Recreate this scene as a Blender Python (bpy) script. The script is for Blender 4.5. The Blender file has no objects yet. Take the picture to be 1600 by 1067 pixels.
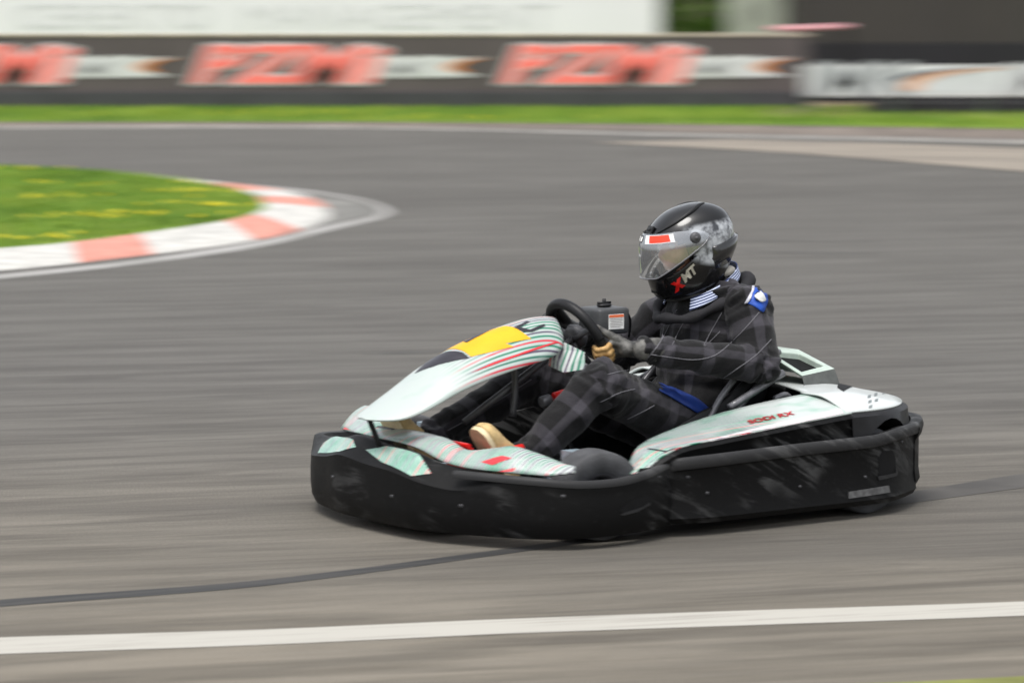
import bpy, bmesh, math, random
import numpy as np
from mathutils import Vector, Matrix, noise as mnoise
from mathutils.bvhtree import BVHTree
from mathutils.geometry import delaunay_2d_cdt
random.seed(7); rng = np.random.default_rng(7)
S = bpy.context.scene; COL = S.collection
R = math.radians
# ------------------------------------------------------------------ camera, world, sun, exposure
CAM_D, CAM_H, FPX, HOR = 12.0, 1.75, 444 * 12.0, -26.0
PITCH = math.atan((533.5 - HOR) / FPX)
cd = bpy.data.cameras.new('camera'); cam = bpy.data.objects.new('camera', cd); COL.objects.link(cam)
cam.location = (0, -CAM_D, CAM_H); cam.rotation_euler = (math.pi / 2 - PITCH, 0, 0)
cd.sensor_width = 36; cd.lens = FPX / 1600 * 36; cd.clip_end = 2000; cd.clip_start = 0.1
cd.dof.use_dof = True; cd.dof.focus_distance = 11.75; cd.dof.aperture_fstop = 4.5; cd.dof.aperture_ratio = 0.165
S.camera = cam
w = bpy.data.worlds.new('World'); S.world = w; w.use_nodes = True
nt = w.node_tree; bg = nt.nodes['Background']
sky = nt.nodes.new('ShaderNodeTexSky'); sky.sky_type = 'NISHITA'; sky.sun_disc = False
SUN_EL, SUN_AZ = R(70), R(205)
sky.sun_elevation = SUN_EL; sky.sun_rotation = SUN_AZ; sky.air_density = 1.0; sky.dust_density = 3.0; sky.ozone_density = 1.0
hs = nt.nodes.new('ShaderNodeHueSaturation'); hs.inputs['Saturation'].default_value = 0.22
nt.links.new(sky.outputs[0], hs.inputs['Color']); nt.links.new(hs.outputs[0], bg.inputs[0]); bg.inputs[1].default_value = 0.15
sl = bpy.data.lights.new('sun', 'SUN'); sl.energy = 1.4; sl.angle = R(25); sl.color = (1, .97, .93)
so = bpy.data.objects.new('sun', sl); COL.objects.link(so)
sd = Vector((math.sin(SUN_AZ) * math.cos(SUN_EL), math.cos(SUN_AZ) * math.cos(SUN_EL), math.sin(SUN_EL)))
so.rotation_euler = sd.to_track_quat('Z', 'Y').to_euler()
S.view_settings.view_transform = 'Standard'; S.view_settings.look = 'None'; S.view_settings.gamma = 1
S.view_settings.exposure = 0.80

# ------------------------------------------------------------------ helpers
def link(o, parent=None):
    COL.objects.link(o)
    if parent is not None: o.parent = parent
    return o
def tag(o, label=None, cat=None, group=None, kind=None):
    if label: o['label'] = label
    if cat: o['category'] = cat
    if group: o['group'] = group
    if kind: o['kind'] = kind
    return o
def empty(name, loc=(0, 0, 0), rz=0):
    o = bpy.data.objects.new(name, None); link(o); o.location = loc; o.rotation_euler = (0, 0, rz); o.empty_display_size = .1
    return o
def mesh(name, verts, faces, mats, parent=None, smooth=True, mi=None, bevel=0, solid=0, sub=0, auto=None):
    me = bpy.data.meshes.new(name); me.from_pydata([tuple(v) for v in verts], [], [tuple(f) for f in faces])
    bm = bmesh.new(); bm.from_mesh(me)
    if solid == 0: bmesh.ops.recalc_face_normals(bm, faces=bm.faces)
    bm.to_mesh(me); bm.free()
    for m in (mats if isinstance(mats, (list, tuple)) else [mats]): me.materials.append(m)
    if mi is not None: me.polygons.foreach_set('material_index', mi)
    if smooth: me.polygons.foreach_set('use_smooth', [True] * len(me.polygons))
    if auto is not None:
        me.set_sharp_from_angle(angle=R(auto))
    o = bpy.data.objects.new(name, me); link(o, parent)
    if solid:
        md = o.modifiers.new('solid', 'SOLIDIFY'); md.thickness = abs(solid); md.offset = -1 if solid > 0 else 1
    if bevel:
        md = o.modifiers.new('bevel', 'BEVEL'); md.width = bevel; md.segments = 3; md.limit_method = 'ANGLE'; md.angle_limit = R(35); md.harden_normals = False
    if sub:
        md = o.modifiers.new('sub', 'SUBSURF'); md.levels = sub; md.render_levels = sub
    return o
class MB:
    def __init__(s): s.v = []; s.f = []; s.m = []
    def add(s, v, f, m=0):
        n = len(s.v); s.v += [tuple(p) for p in v]; s.f += [tuple(i + n for i in q) for q in f]; s.m += [m] * len(f); return s
    def box(s, c, d, M=None, m=0):
        x, y, z = d[0] / 2, d[1] / 2, d[2] / 2
        v = [Vector((i, j, k)) for i in (-x, x) for j in (-y, y) for k in (-z, z)]
        if M is not None: v = [M @ p for p in v]
        v = [p + Vector(c) for p in v]
        return s.add(v, [(0, 1, 3, 2), (4, 6, 7, 5), (0, 4, 5, 1), (2, 3, 7, 6), (0, 2, 6, 4), (1, 5, 7, 3)], m)
    def tube(s, pts, r, n=12, m=0, cap=True, sy=1.0):
        pts = [Vector(p) for p in pts]; k = len(pts)
        rr = r if isinstance(r, (list, tuple)) else [r] * k
        t0 = (pts[1] - pts[0]).normalized(); up = Vector((0, 0, 1)) if abs(t0.z) < .9 else Vector((0, 1, 0))
        a = t0.cross(up).normalized(); vs = []; fs = []
        for i, p in enumerate(pts):
            t = (pts[min(i + 1, k - 1)] - pts[max(i - 1, 0)]).normalized()
            a = (a - t * a.dot(t)).normalized(); b = t.cross(a)
            for j in range(n):
                an = 2 * math.pi * j / n
                vs.append(p + (a * math.cos(an) * sy + b * math.sin(an)) * rr[i])
        for i in range(k - 1):
            for j in range(n):
                fs.append((i * n + j, i * n + (j + 1) % n, (i + 1) * n + (j + 1) % n, (i + 1) * n + j))
        if cap: fs.append(tuple(range(n))[::-1]); fs.append(tuple((k - 1) * n + j for j in range(n)))
        return s.add(vs, fs, m)
    def ell(s, c, r, M=None, n=20, q=12, m=0):
        vs = []; fs = []
        for i in range(q + 1):
            th = math.pi * i / q
            for j in range(n):
                ph = 2 * math.pi * j / n
                p = Vector((r[0] * math.sin(th) * math.cos(ph), r[1] * math.sin(th) * math.sin(ph), r[2] * math.cos(th)))
                if M is not None: p = M @ p
                vs.append(p + Vector(c))
        for i in range(q):
            for j in range(n):
                if i == 0: fs.append((j, n + j, n + (j + 1) % n))
                elif i == q - 1: fs.append((i * n + j, (i + 1) * n + j, i * n + (j + 1) % n))
                else: fs.append((i * n + j, (i + 1) * n + j, (i + 1) * n + (j + 1) % n, i * n + (j + 1) % n))
        return s.add(vs, fs, m)
    def cap2(s, p0, p1, r0, r1):
        p0, p1 = Vector(p0), Vector(p1); d = p1 - p0; L = d.length; k = 6; pts = []; rr = []
        for i in range(k, -1, -1):
            a = math.pi / 2 * i / k
            pts.append(p0 - d / L * r0 * math.sin(a)); rr.append(max(r0 * math.cos(a), 1e-4))
        for i in range(0, k + 1):
            a = math.pi / 2 * i / k
            pts.append(p1 + d / L * r1 * math.sin(a)); rr.append(max(r1 * math.cos(a), 1e-4))
        return s.tube(pts, rr, 16)
    def lathe(s, prof, c, axis='y', n=40, m=0):
        vs = []; fs = []; k = len(prof)
        for j in range(n):
            an = 2 * math.pi * j / n
            for (r, h) in prof:
                p = (r * math.cos(an), h, r * math.sin(an)) if axis == 'y' else (r * math.cos(an), r * math.sin(an), h)
                vs.append(Vector(p) + Vector(c))
        for j in range(n):
            for i in range(k - 1):
                fs.append((j * k + i, j * k + i + 1, ((j + 1) % n) * k + i + 1, ((j + 1) % n) * k + i))
        return s.add(vs, fs, m)
    def build(s, name, mats, parent=None, **k):
        return mesh(name, s.v, s.f, mats, parent, mi=s.m, **k)
def cr(pts, n=6, closed=False):
    P = [np.array(p, float) for p in pts]; out = []; k = len(P)
    for i in range(k if closed else k - 1):
        p0, p1, p2, p3 = (P[(i - 1) % k], P[i], P[(i + 1) % k], P[(i + 2) % k]) if closed else (P[max(i - 1, 0)], P[i], P[i + 1], P[min(i + 2, k - 1)])
        for j in range(n):
            t = j / n
            out.append(.5 * ((2 * p1) + (-p0 + p2) * t + (2 * p0 - 5 * p1 + 4 * p2 - p3) * t * t + (-p0 + 3 * p1 - 3 * p2 + p3) * t ** 3))
    if not closed: out.append(P[-1])
    return [tuple(p) for p in out]
def grid_faces(nu, nv, closed_v=False):
    fs = []
    for i in range(nu - 1):
        for j in range(nv if closed_v else nv - 1):
            fs.append((i * nv + j, i * nv + (j + 1) % nv, (i + 1) * nv + (j + 1) % nv, (i + 1) * nv + j))
    return fs
def lin(c):
    return tuple(((x / 12.92) if x <= .04045 else ((x + .055) / 1.055) ** 2.4) for x in c)
# ---- materials
def mat(name, col, rough=.5, metal=0, noise=0, nscale=30, bump=0, bscale=200, coat=0, trans=0, ior=1.45, col2=None, spec=.5, emis=None):
    m = bpy.data.materials.new(name); m.use_nodes = True; t = m.node_tree; b = t.nodes['Principled BSDF']
    b.inputs['Base Color'].default_value = (*col, 1); b.inputs['Roughness'].default_value = rough; b.inputs['Metallic'].default_value = metal
    b.inputs['Coat Weight'].default_value = coat; b.inputs['Coat Roughness'].default_value = .06; b.inputs['Transmission Weight'].default_value = trans; b.inputs['IOR'].default_value = ior
    b.inputs['Specular IOR Level'].default_value = spec
    tc = t.nodes.new('ShaderNodeTexCoord')
    if noise or col2:
        n = t.nodes.new('ShaderNodeTexNoise'); n.inputs['Scale'].default_value = nscale; n.inputs['Detail'].default_value = 5
        t.links.new(tc.outputs['Object'], n.inputs['Vector'])
        r = t.nodes.new('ShaderNodeValToRGB'); r.color_ramp.elements[0].position = .35; r.color_ramp.elements[1].position = .7
        c2 = col2 or tuple(min(1, c * (1 + noise)) for c in col)
        r.color_ramp.elements[0].color = (*[c * (1 - noise) for c in col], 1); r.color_ramp.elements[1].color = (*c2, 1)
        t.links.new(n.outputs['Fac'], r.inputs[0]); t.links.new(r.outputs[0], b.inputs['Base Color'])
        mr = t.nodes.new('ShaderNodeMapRange'); mr.inputs['To Min'].default_value = max(0, rough - .1); mr.inputs['To Max'].default_value = min(1, rough + .15)
        t.links.new(n.outputs['Fac'], mr.inputs['Value']); t.links.new(mr.outputs[0], b.inputs['Roughness'])
    if bump:
        n2 = t.nodes.new('ShaderNodeTexNoise'); n2.inputs['Scale'].default_value = bscale; n2.inputs['Detail'].default_value = 3
        t.links.new(tc.outputs['Object'], n2.inputs['Vector'])
        bp = t.nodes.new('ShaderNodeBump'); bp.inputs['Strength'].default_value = bump; bp.inputs['Distance'].default_value = .004
        t.links.new(n2.outputs['Fac'], bp.inputs['Height']); t.links.new(bp.outputs[0], b.inputs['Normal'])
    return m
class NT:  # tiny node-graph helper
    def __init__(s, name, rough=.5):
        s.m = bpy.data.materials.new(name); s.m.use_nodes = True; s.t = s.m.node_tree; s.b = s.t.nodes['Principled BSDF']; s.b.inputs['Roughness'].default_value = rough
        s.tc = s.t.nodes.new('ShaderNodeTexCoord')
    def set(s, inp, v):
        if hasattr(v, 'is_output') or isinstance(v, bpy.types.NodeSocket): s.t.links.new(v, inp)
        else: inp.default_value = v
    def math(s, op, a, b=0.0, c=None, clamp=False):
        n = s.t.nodes.new('ShaderNodeMath'); n.operation = op; n.use_clamp = clamp; s.set(n.inputs[0], a); s.set(n.inputs[1], b)
        if c is not None: s.set(n.inputs[2], c)
        return n.outputs[0]
    def xyz(s, v=None):
        n = s.t.nodes.new('ShaderNodeSeparateXYZ'); s.set(n.inputs[0], v or s.tc.outputs['Object']); return n.outputs
    def mapping(s, scale, rot=(0, 0, 0), v=None):
        if any(rot):   # turn first, stretch after
            q = s.t.nodes.new('ShaderNodeMapping'); q.inputs['Rotation'].default_value = rot; s.set(q.inputs['Vector'], v or s.tc.outputs['Object']); v = q.outputs[0]; rot = (0, 0, 0)
        n = s.t.nodes.new('ShaderNodeMapping'); n.inputs['Scale'].default_value = scale; n.inputs['Rotation'].default_value = rot; s.set(n.inputs['Vector'], v or s.tc.outputs['Object']); return n.outputs[0]
    def noise(s, scale, detail=4, v=None, dist=0, rough=.5):
        n = s.t.nodes.new('ShaderNodeTexNoise'); n.inputs['Scale'].default_value = scale; n.inputs['Detail'].default_value = detail; n.inputs['Distortion'].default_value = dist; n.inputs['Roughness'].default_value = rough
        s.set(n.inputs['Vector'], v or s.tc.outputs['Object']); return n.outputs['Fac']
    def step(s, v, a, b):
        n = s.t.nodes.new('ShaderNodeMapRange'); n.interpolation_type = 'SMOOTHSTEP'; s.set(n.inputs[0], v); n.inputs[1].default_value = a; n.inputs[2].default_value = b; return n.outputs[0]
    def mix(s, f, a, b):
        n = s.t.nodes.new('ShaderNodeMix'); n.data_type = 'RGBA'; s.set(n.inputs[0], f)
        for i, c in ((6, a), (7, b)):
            if isinstance(c, tuple): n.inputs[i].default_value = (*c, 1)
            else: s.t.links.new(c, n.inputs[i])
        return n.outputs[2]
    def col(s, c): s.set(s.b.inputs['Base Color'], c)
    def bump(s, h, strength=.3, dist=.01):
        n = s.t.nodes.new('ShaderNodeBump'); n.inputs['Strength'].default_value = strength; n.inputs['Distance'].default_value = dist; s.set(n.inputs['Height'], h); s.t.links.new(n.outputs[0], s.b.inputs['Normal'])

def black_plastic(name, base=.0045, scuff=.075):
    g = NT(name, .42); g.b.inputs['Specular IOR Level'].default_value = .14
    sc = g.noise(1, 6, g.mapping((5, 5, 28), (0, R(28), 0)), .6, .65); big = g.noise(2.6, 3)
    f = g.math('MULTIPLY', g.step(sc, .47, .63), g.step(big, .44, .60))
    sp = g.noise(38, 4)
    f = g.math('ADD', g.math('MULTIPLY', f, .75), g.math('MULTIPLY', g.step(sp, .60, .75), .10), clamp=True)
    g.col(g.mix(f, (base, base, base * 1.03), (scuff, scuff, scuff)))
    g.set(g.b.inputs['Roughness'], g.math('ADD', .36, g.math('MULTIPLY', g.noise(14, 4), .25)))
    g.bump(g.noise(90, 3), .12, .004); return g.m
def striped(name, a, b, mode, fade=None):
    """white film with thin printed green, dark and red pinstripes, soft mint clouds"""
    g = NT(name, .32); x = g.xyz()
    c = g.math('MULTIPLY_ADD', x[1], a, g.math('MULTIPLY', x[2], b)) if mode != 'd' else g.math('ADD', g.math('MULTIPLY', x[1], a), g.math('ADD', g.math('MULTIPLY', x[2], b), g.math('MULTIPLY', x[0], .12 * a)))
    fr = g.math('FRACT', g.math('ADD', c, 50.0))
    cell = g.math('FLOOR', g.math('ADD', c, 50.0))
    wn = g.t.nodes.new('ShaderNodeTexWhiteNoise'); wn.noise_dimensions = '1D'; g.set(wn.inputs['W'], cell)
    line = g.step(g.math('ABSOLUTE', g.math('SUBTRACT', fr, .5)), .30, .13)
    brk = g.step(g.noise(9, 3, g.mapping((.5, 3, 3))), .34, .50)
    line = g.math('MULTIPLY', line, g.math('MULTIPLY_ADD', brk, .35, .65))
    if fade: line = g.math('MULTIPLY', line, g.step(x[0], fade[0], fade[1]))
    red = g.step(wn.outputs['Value'], .80, .82); pur = g.step(wn.outputs['Value'], .30, .28)
    lc = g.mix(red, g.mix(pur, (.015, .17, .10), (.08, .06, .10)), (.50, .03, .05))
    cl = g.step(g.noise(7, 2, g.mapping((1, 2.2, 2.2))), .47, .74)
    base = g.mix(cl, (.45, .485, .468), (.22, .40, .31)) if mode != 'n' else g.mix(g.math('MULTIPLY', cl, .45), (.40, .445, .425), (.27, .39, .335))
    if mode == 's':   # mint heavy
        base = g.mix(cl, (.36, .53, .45), (.19, .40, .30))
    g.col(g.mix(line, base, lc)); g.b.inputs['Coat Weight'].default_value = .3
    g.set(g.b.inputs['Roughness'], g.math('ADD', .28, g.math('MULTIPLY', g.noise(20, 4), .22)))
    return g.m
M_BLK = black_plastic('scuffed_black_plastic'); M_BLK2 = mat('satin_black', (.010, .010, .011), .42, bump=.1, noise=.3, nscale=25, spec=.3)
M_RAIL = black_plastic('worn_grey_black_rail', .028, .10)
M_TYRE = mat('tyre_rubber', (.055, .056, .060), .72, noise=.3, nscale=18, bump=.3, bscale=120)
M_STEEL = mat('brushed_steel', (.42, .42, .43), .32, 1, noise=.15, nscale=60)
M_GTUBE = mat('painted_grey_tube', (.15, .15, .16), .35, .3, noise=.15, nscale=40)
M_DGREY = mat('dark_grey_tube', (.07, .07, .075), .4, .2, noise=.2)
M_STR = striped('white_film_with_pinstripes', 88, 12, 'a'); M_NAS = striped('nassau_film', 84, 0, 'n', (1.34, 1.12)); M_POD = striped('pod_film_diagonal', 85, 10, 'd', (.28, .48)); M_MINT = striped('mint_film', 85, 20, 's')
M_YEL = mat('yellow_vinyl', (.74, .37, .002), .4, noise=.06, nscale=12)
M_BVIN = mat('black_vinyl', (.02, .018, .025), .35, noise=.2)
M_RED = mat('red_enamel', (.75, .015, .012), .3, noise=.1, nscale=20, coat=.3)
M_REDP = mat('red_print', (.60, .03, .04), .4, noise=.15, nscale=60)
M_WHT = mat('white_gelcoat', (.53, .56, .55), .3, noise=.05, nscale=6, coat=.3)
M_LBL = mat('white_label', (.75, .75, .73), .5, noise=.04); M_ORG = mat('orange_print', (.75, .16, .06), .5)
M_GRN = mat('green_enamel', (.01, .16, .07), .4, noise=.2, coat=.2)
M_SKIN = mat('skin', (.52, .27, .19), .5, noise=.1, nscale=30)
M_DARK = mat('engine_dark', (.006, .006, .0065), .6, 0, noise=.3, spec=.2)

# ------------------------------------------------------------------ kart frame: x forward, y driver's left, z up
KO = Vector((.815, -.30, 0)); KR = R(214)
KM = Matrix.Translation(KO) @ Matrix.Rotation(KR, 4, 'Z'); KMI = KM.inverted()
CW = Vector((0, -CAM_D, CAM_H)); cf = Vector((0, math.cos(PITCH), -math.sin(PITCH))); cu = Vector((0, math.sin(PITCH), math.cos(PITCH)))
def ray(px, py): return (cf + Vector((1, 0, 0)) * (px - 800) / FPX + cu * (533.5 - py) / FPX).normalized()
def onto(bvh, px, py):                     # photo pixel -> point on a finished part, in kart coordinates (used once, while modelling)
    o = KMI @ CW; d = (KMI.to_3x3() @ ray(px, py)).normalized()
    h = bvh.ray_cast(o, d); return (h[0], h[1]) if h[0] is not None else (None, None)
def gp(px, py, z=0):
    r = ray(px, py); t = (z - CAM_H) / r.z; return (CW.x + r.x * t, CW.y + r.y * t)
def bvh_of(o):
    dg = bpy.context.evaluated_depsgraph_get(); ev = o.evaluated_get(dg); me = ev.to_mesh()
    b = BVHTree.FromPolygons([v.co.copy() for v in me.vertices], [tuple(p.vertices) for p in me.polygons]); ev.to_mesh_clear(); return b
def text_obj(name, body, size, m, M, parent, bold=.0, shear=0, ext=.001, spacing=1.0, sx=1.0, z=0.0):
    c = bpy.data.curves.new(name, 'FONT'); c.body = body; c.size = size; c.offset = bold; c.shear = shear; c.extrude = ext; c.align_x = 'CENTER'; c.align_y = 'CENTER'; c.space_character = spacing
    o = bpy.data.objects.new(name, c); COL.objects.link(o); bpy.context.view_layer.update()
    me = bpy.data.meshes.new_from_object(o.evaluated_get(bpy.context.evaluated_depsgraph_get())); bpy.data.objects.remove(o)
    me.materials.clear(); me.materials.append(m); me.transform(Matrix.Diagonal((sx, 1, 1, 1)))
    q = bpy.data.objects.new(name, me); link(q, parent); me.transform(M); me.name = name; return q

kart = tag(empty('go_kart', KO, KR), 'black rental go-kart with white and mint green striped bodywork cornering on the asphalt', 'go-kart')

def plan_loft(plan, sect, name, m, closed=False, parent=kart, n=5, **k):
    """plan: list of (x,y,*extra); sect(extra)->list of (inset,z). inset is measured to the left-hand inside of travel."""
    P = cr(plan, n, closed); k2 = len(P); vs = []; ns = None
    for i, p in enumerate(P):
        a = P[(i + 1) % k2] if (closed or i < k2 - 1) else p; b = P[(i - 1) % k2] if (closed or i > 0) else p
        t = Vector((a[0] - b[0], a[1] - b[1])).normalized(); nrm = Vector((t.y, -t.x))
        s = sect(p); ns = len(s)
        for (ins, z) in s: vs.append((p[0] + nrm.x * ins, p[1] + nrm.y * ins, z))
    fs = grid_faces(k2, ns, True)
    if closed: fs += [((k2 - 1) * ns + j, (k2 - 1) * ns + (j + 1) % ns, (j + 1) % ns, j) for j in range(ns)]
    else: fs += [tuple(range(ns)), tuple((k2 - 1) * ns + j for j in range(ns))][::1]
    return mesh(name, vs, fs, m, parent, auto=40, **k)
# ---- front bumper. travelled from the near side round the nose to the far side: inside is to the left
half = [(.72, .60, .25), (.84, .665, .243), (.94, .698, .226), (1.06, .715, .214), (1.20, .705, .216), (1.315, .640, .226), (1.405, .525, .232), (1.475, .40, .235), (1.525, .28, .25), (1.548, .15, .272), (1.555, 0, .280)]
plan = half + [(x + (.025 if y > .35 else .01), -y - (.02 if y > .3 else 0), z + (.02 if .1 < y < .5 else .008)) for x, y, z in half[-2::-1]]
def sect(p):
    zt = p[2]; f = .016 * max(0, min(1, (p[0] - 1.38) / .1))
    return [(.05, .035), (.016, .036), (.004, .06), (0, .10), (0, .15), (.002, zt - .05 - 1.7 * f), (.002, zt - .034 - 1.7 * f), (.002 + f, zt - .018 - 1.9 * f), (.006 + 3.6 * f, zt - .004), (.018 + 3.6 * f, zt), (.036 + 3.6 * f, zt - .003), (.046 + 3.6 * f, zt - .02), (.062, .06)]
bump_f = plan_loft(plan, sect, 'front_bumper', M_BLK)
# slot openings in the wing of the bumper
def side_slot(name, pts, y0, parent):
    mb = MB(); P = [Vector(p) for p in pts]
    n = len(P); vs = [p + Vector((0, .003, 0)) for p in P] + [p + Vector((0, -.02, 0)) for p in P]
    fs = [tuple(range(n))[::-1]] + [(i, (i + 1) % n, n + (i + 1) % n, n + i) for i in range(n)]
    return mesh(name, vs, fs, M_DARK, parent, smooth=False)
# decals on existing surfaces
def decal(name, pix, src, m, off=.0015, parent=None, cell=.012, both=False):
    """flat outline in kart coordinates found on the surface; filled and laid off mm above it"""
    b = src if isinstance(src, BVHTree) else bvh_of(src); P3 = []
    for px, py in pix:
        h, nn = onto(b, px, py)
        if h is None:
            best = None
            for dx in range(-12, 13, 2):
                for dy in range(-12, 13, 2):
                    hh, nx = onto(b, px + dx, py + dy)
                    if hh is not None and (best is None or dx * dx + dy * dy < best[0]): best = (dx * dx + dy * dy, hh, nx)
            if best is None: print('decal miss', name, px, py); continue
            h, nn = best[1], best[2]
        P3.append((h, nn))
    c = sum((p for p, _ in P3), Vector()) / len(P3); nm = sum((q if q.dot(KMI @ CW - c) > 0 else -q for _, q in P3), Vector()).normalized()
    u = (nm.cross(Vector((0, 0, 1)))).normalized() if abs(nm.z) < .95 else Vector((1, 0, 0)).cross(nm).normalized(); v = nm.cross(u)
    P2 = [Vector(((p - c).dot(u), (p - c).dot(v))) for p, _ in P3]; n = len(P2)
    dense = []
    for i in range(n):
        a, bb = P2[i], P2[(i + 1) % n]; k = max(1, int((a - bb).length / cell))
        dense += [a.lerp(bb, j / k) for j in range(k)]
    n = len(dense); xs = [p.x for p in dense]; ys = [p.y for p in dense]; extra = []
    x = min(xs) + cell / 2
    while x < max(xs):
        y = min(ys) + cell / 2
        while y < max(ys): extra.append(Vector((x, y))); y += cell
        x += cell
    vo, _, fo, *_ = delaunay_2d_cdt(dense + extra, [], [list(range(n))], 1, 1e-5)
    vs = []
    for p in vo:
        q = c + u * p.x + v * p.y
        h = b.ray_cast(q + nm * .3, -nm)
        if h[0] is None or abs((h[0] - q).dot(nm)) > .09: vs.append(q + nm * off)
        else: vs.append(h[0] + nm * off)
    o = mesh(name, vs, fo, m, parent, solid=0); return o
P = [p for p in cr([(x, y, z) for x, y, z in half[:8]], 5)]; vs = []
for i, p in enumerate(P):
    a = P[min(i + 1, len(P) - 1)]; b = P[max(i - 1, 0)]; t = Vector((a[0] - b[0], a[1] - b[1])).normalized(); nn = Vector((t.y, -t.x))
    for ins, z in ((-.002, p[2] - .020), (-.003, p[2] - .010), (.002, p[2] + .0005), (.010, p[2] + .0025), (.022, p[2] + .0015)): vs.append((p[0] + nn.x * ins, p[1] + nn.y * ins, z))
mesh('rub_rail', vs, grid_faces(len(P), 5), M_RAIL, bump_f)  # paler lip puts the highlight along the front bumper rim into the colour
bb = bvh_of(bump_f)
decal('bumper_sticker', [(572, 703), (605, 697), (655, 710), (674, 740), (643, 744), (598, 723)], bb, M_MINT, parent=bump_f)
decal('bumper_sticker', [(497, 708), (506, 692), (527, 682), (552, 687), (556, 699), (530, 706)], bb, M_MINT, parent=bump_f)
decal('bumper_slot', [(965, 797), (985, 781), (1012, 774), (1016, 781), (1003, 795), (975, 803)], bb, M_DARK, parent=bump_f)
decal('slot_lip', [(968, 803), (978, 799), (1003, 791), (1015, 783), (1014, 788), (995, 799), (972, 805)], bb, M_RAIL, off=.005, parent=bump_f)
def bolt(px, py, b, parent, r=.006):
    h, n = onto(b, px, py)
    if h is None: return
    if n.dot(KMI @ CW - h) < 0: n = -n
    Mq = n.to_track_quat('Z', 'Y').to_matrix(); mb = MB(); mb.lathe([(0, .0035), (r * .7, .0032), (r, .001), (r, -.003)], (0, 0, 0), 'z', 12); mb.v = [tuple(Mq @ Vector(p) + h) for p in mb.v]; mb.build('bolt', M_DGREY, parent)
for p_ in ((520, 745), (612, 775), (720, 790), (880, 775), (1030, 745)): bolt(*p_, bb, bump_f)
# ---- front deck fairing
outer = [(1.19, -.66, .245), (1.28, -.585, .25), (1.35, -.47, .262), (1.40, -.35, .272), (1.435, -.22, .281), (1.455, -.08, .284), (1.452, .06, .283), (1.44, .16, .272), (1.425, .27, .245), (1.41, .38, .237), (1.375, .49, .236), (1.31, .585, .232), (1.27, .64, .232), (1.20, .668, .238)]
inner = [(1.17, -.60, .28), (1.24, -.51, .325), (1.27, -.42, .335), (1.29, -.30, .325), (1.30, -.20, .296), (1.30, -.08, .292), (1.33, .08, .298), (1.355, .20, .298), (1.35, .30, .276), (1.31, .40, .292), (1.285, .46, .302), (1.245, .53, .285), (1.205, .59, .262), (1.18, .64, .245)]
O, I = cr(outer, 5), cr(inner, 5); vs = []; nv = 9
for a, b in zip(O, I):
    for j in range(nv):
        t = j / (nv - 1); e = math.sin(t * math.pi) * .012
        vs.append((a[0] + (b[0] - a[0]) * t, a[1] + (b[1] - a[1]) * t, a[2] + (b[2] - a[2]) * t + e))
deck = mesh('front_fairing', vs, grid_faces(len(O), nv), M_STR, kart, solid=.006)
db = bvh_of(deck)
decal('fairing_print', [(752, 722), (785, 712), (800, 716), (770, 727)], db, M_REDP, parent=deck)
decal('fairing_print', [(775, 737), (806, 730), (803, 736), (778, 741)], db, M_REDP, parent=deck)
decal('fairing_print', [(520, 675), (540, 668), (548, 672), (530, 679)], db, M_REDP, parent=deck)
# ---- steering fairing (nassau panel)
st = [(1.565, .02, .365, .368), (1.535, .075, .365, .385), (1.48, .125, .372, .415), (1.40, .15, .402, .46), (1.29, .158, .450, .53), (1.16, .158, .488, .588), (1.03, .152, .516, .628), (.93, .14, .534, .650), (.865, .115, .555, .655), (.825, .07, .59, .652), (.81, .015, .63, .645)]
SS = cr(st, 5); vs = []; nv = 21
for x, wd, ze, zc in SS:
    for j in range(nv):
        t = -1 + 2 * j / (nv - 1)
        vs.append((x + .0, wd * t, zc - (zc - ze) * abs(t) ** 1.9))
nas = mesh('steering_fairing', vs, grid_faces(len(SS), nv), M_NAS, kart, solid=.005)
nb = bvh_of(nas)
yel = decal('number_plate', [(679, 550), (700, 538), (742, 520), (770, 511), (787, 508), (803, 512), (818, 521), (830, 530), (806, 534), (790, 537), (803, 542), (770, 550), (736, 558), (724, 549), (697, 548)], nb, M_YEL, parent=nas)
decal('black_panel', [(648, 584), (664, 566), (676, 554), (697, 550), (723, 551), (734, 560), (702, 566), (674, 574)], nb, M_BVIN, parent=nas)
decal('black_panel', [(724, 535), (752, 520), (772, 514), (750, 525), (730, 536)], nb, M_BVIN, off=.003, parent=nas)
decal('black_panel', [(803, 513), (822, 503), (828, 503), (812, 512), (828, 516), (850, 507), (852, 510), (832, 519), (818, 519)], nb, M_BVIN, off=.003, parent=nas)
decal('red_pinstripe', [(736, 583), (770, 567), (810, 553), (845, 541), (872, 534), (872, 536), (846, 544), (811, 556), (771, 570)], nb, M_REDP, off=.002, parent=nas)
MB().tube(cr([(1.47, 0, .20), (1.50, 0, .28), (1.535, 0, .362)], 4), .009).build('fairing_bracket', M_BLK2, kart)
MB().tube(cr([(.98, 0, .33), (.97, 0, .45), (.98, 0, .59)], 4), .011).build('column_stay', M_DGREY, kart)
# little striped tab between fairing and wheel
v = [(.885, .07, .50), (.86, .12, .48), (.80, .155, .49), (.79, .14, .545), (.835, .09, .575), (.875, .06, .555)]
tab = mesh('fairing_tab', v, [tuple(range(6))], M_STR, kart, solid=.008, smooth=False)

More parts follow.
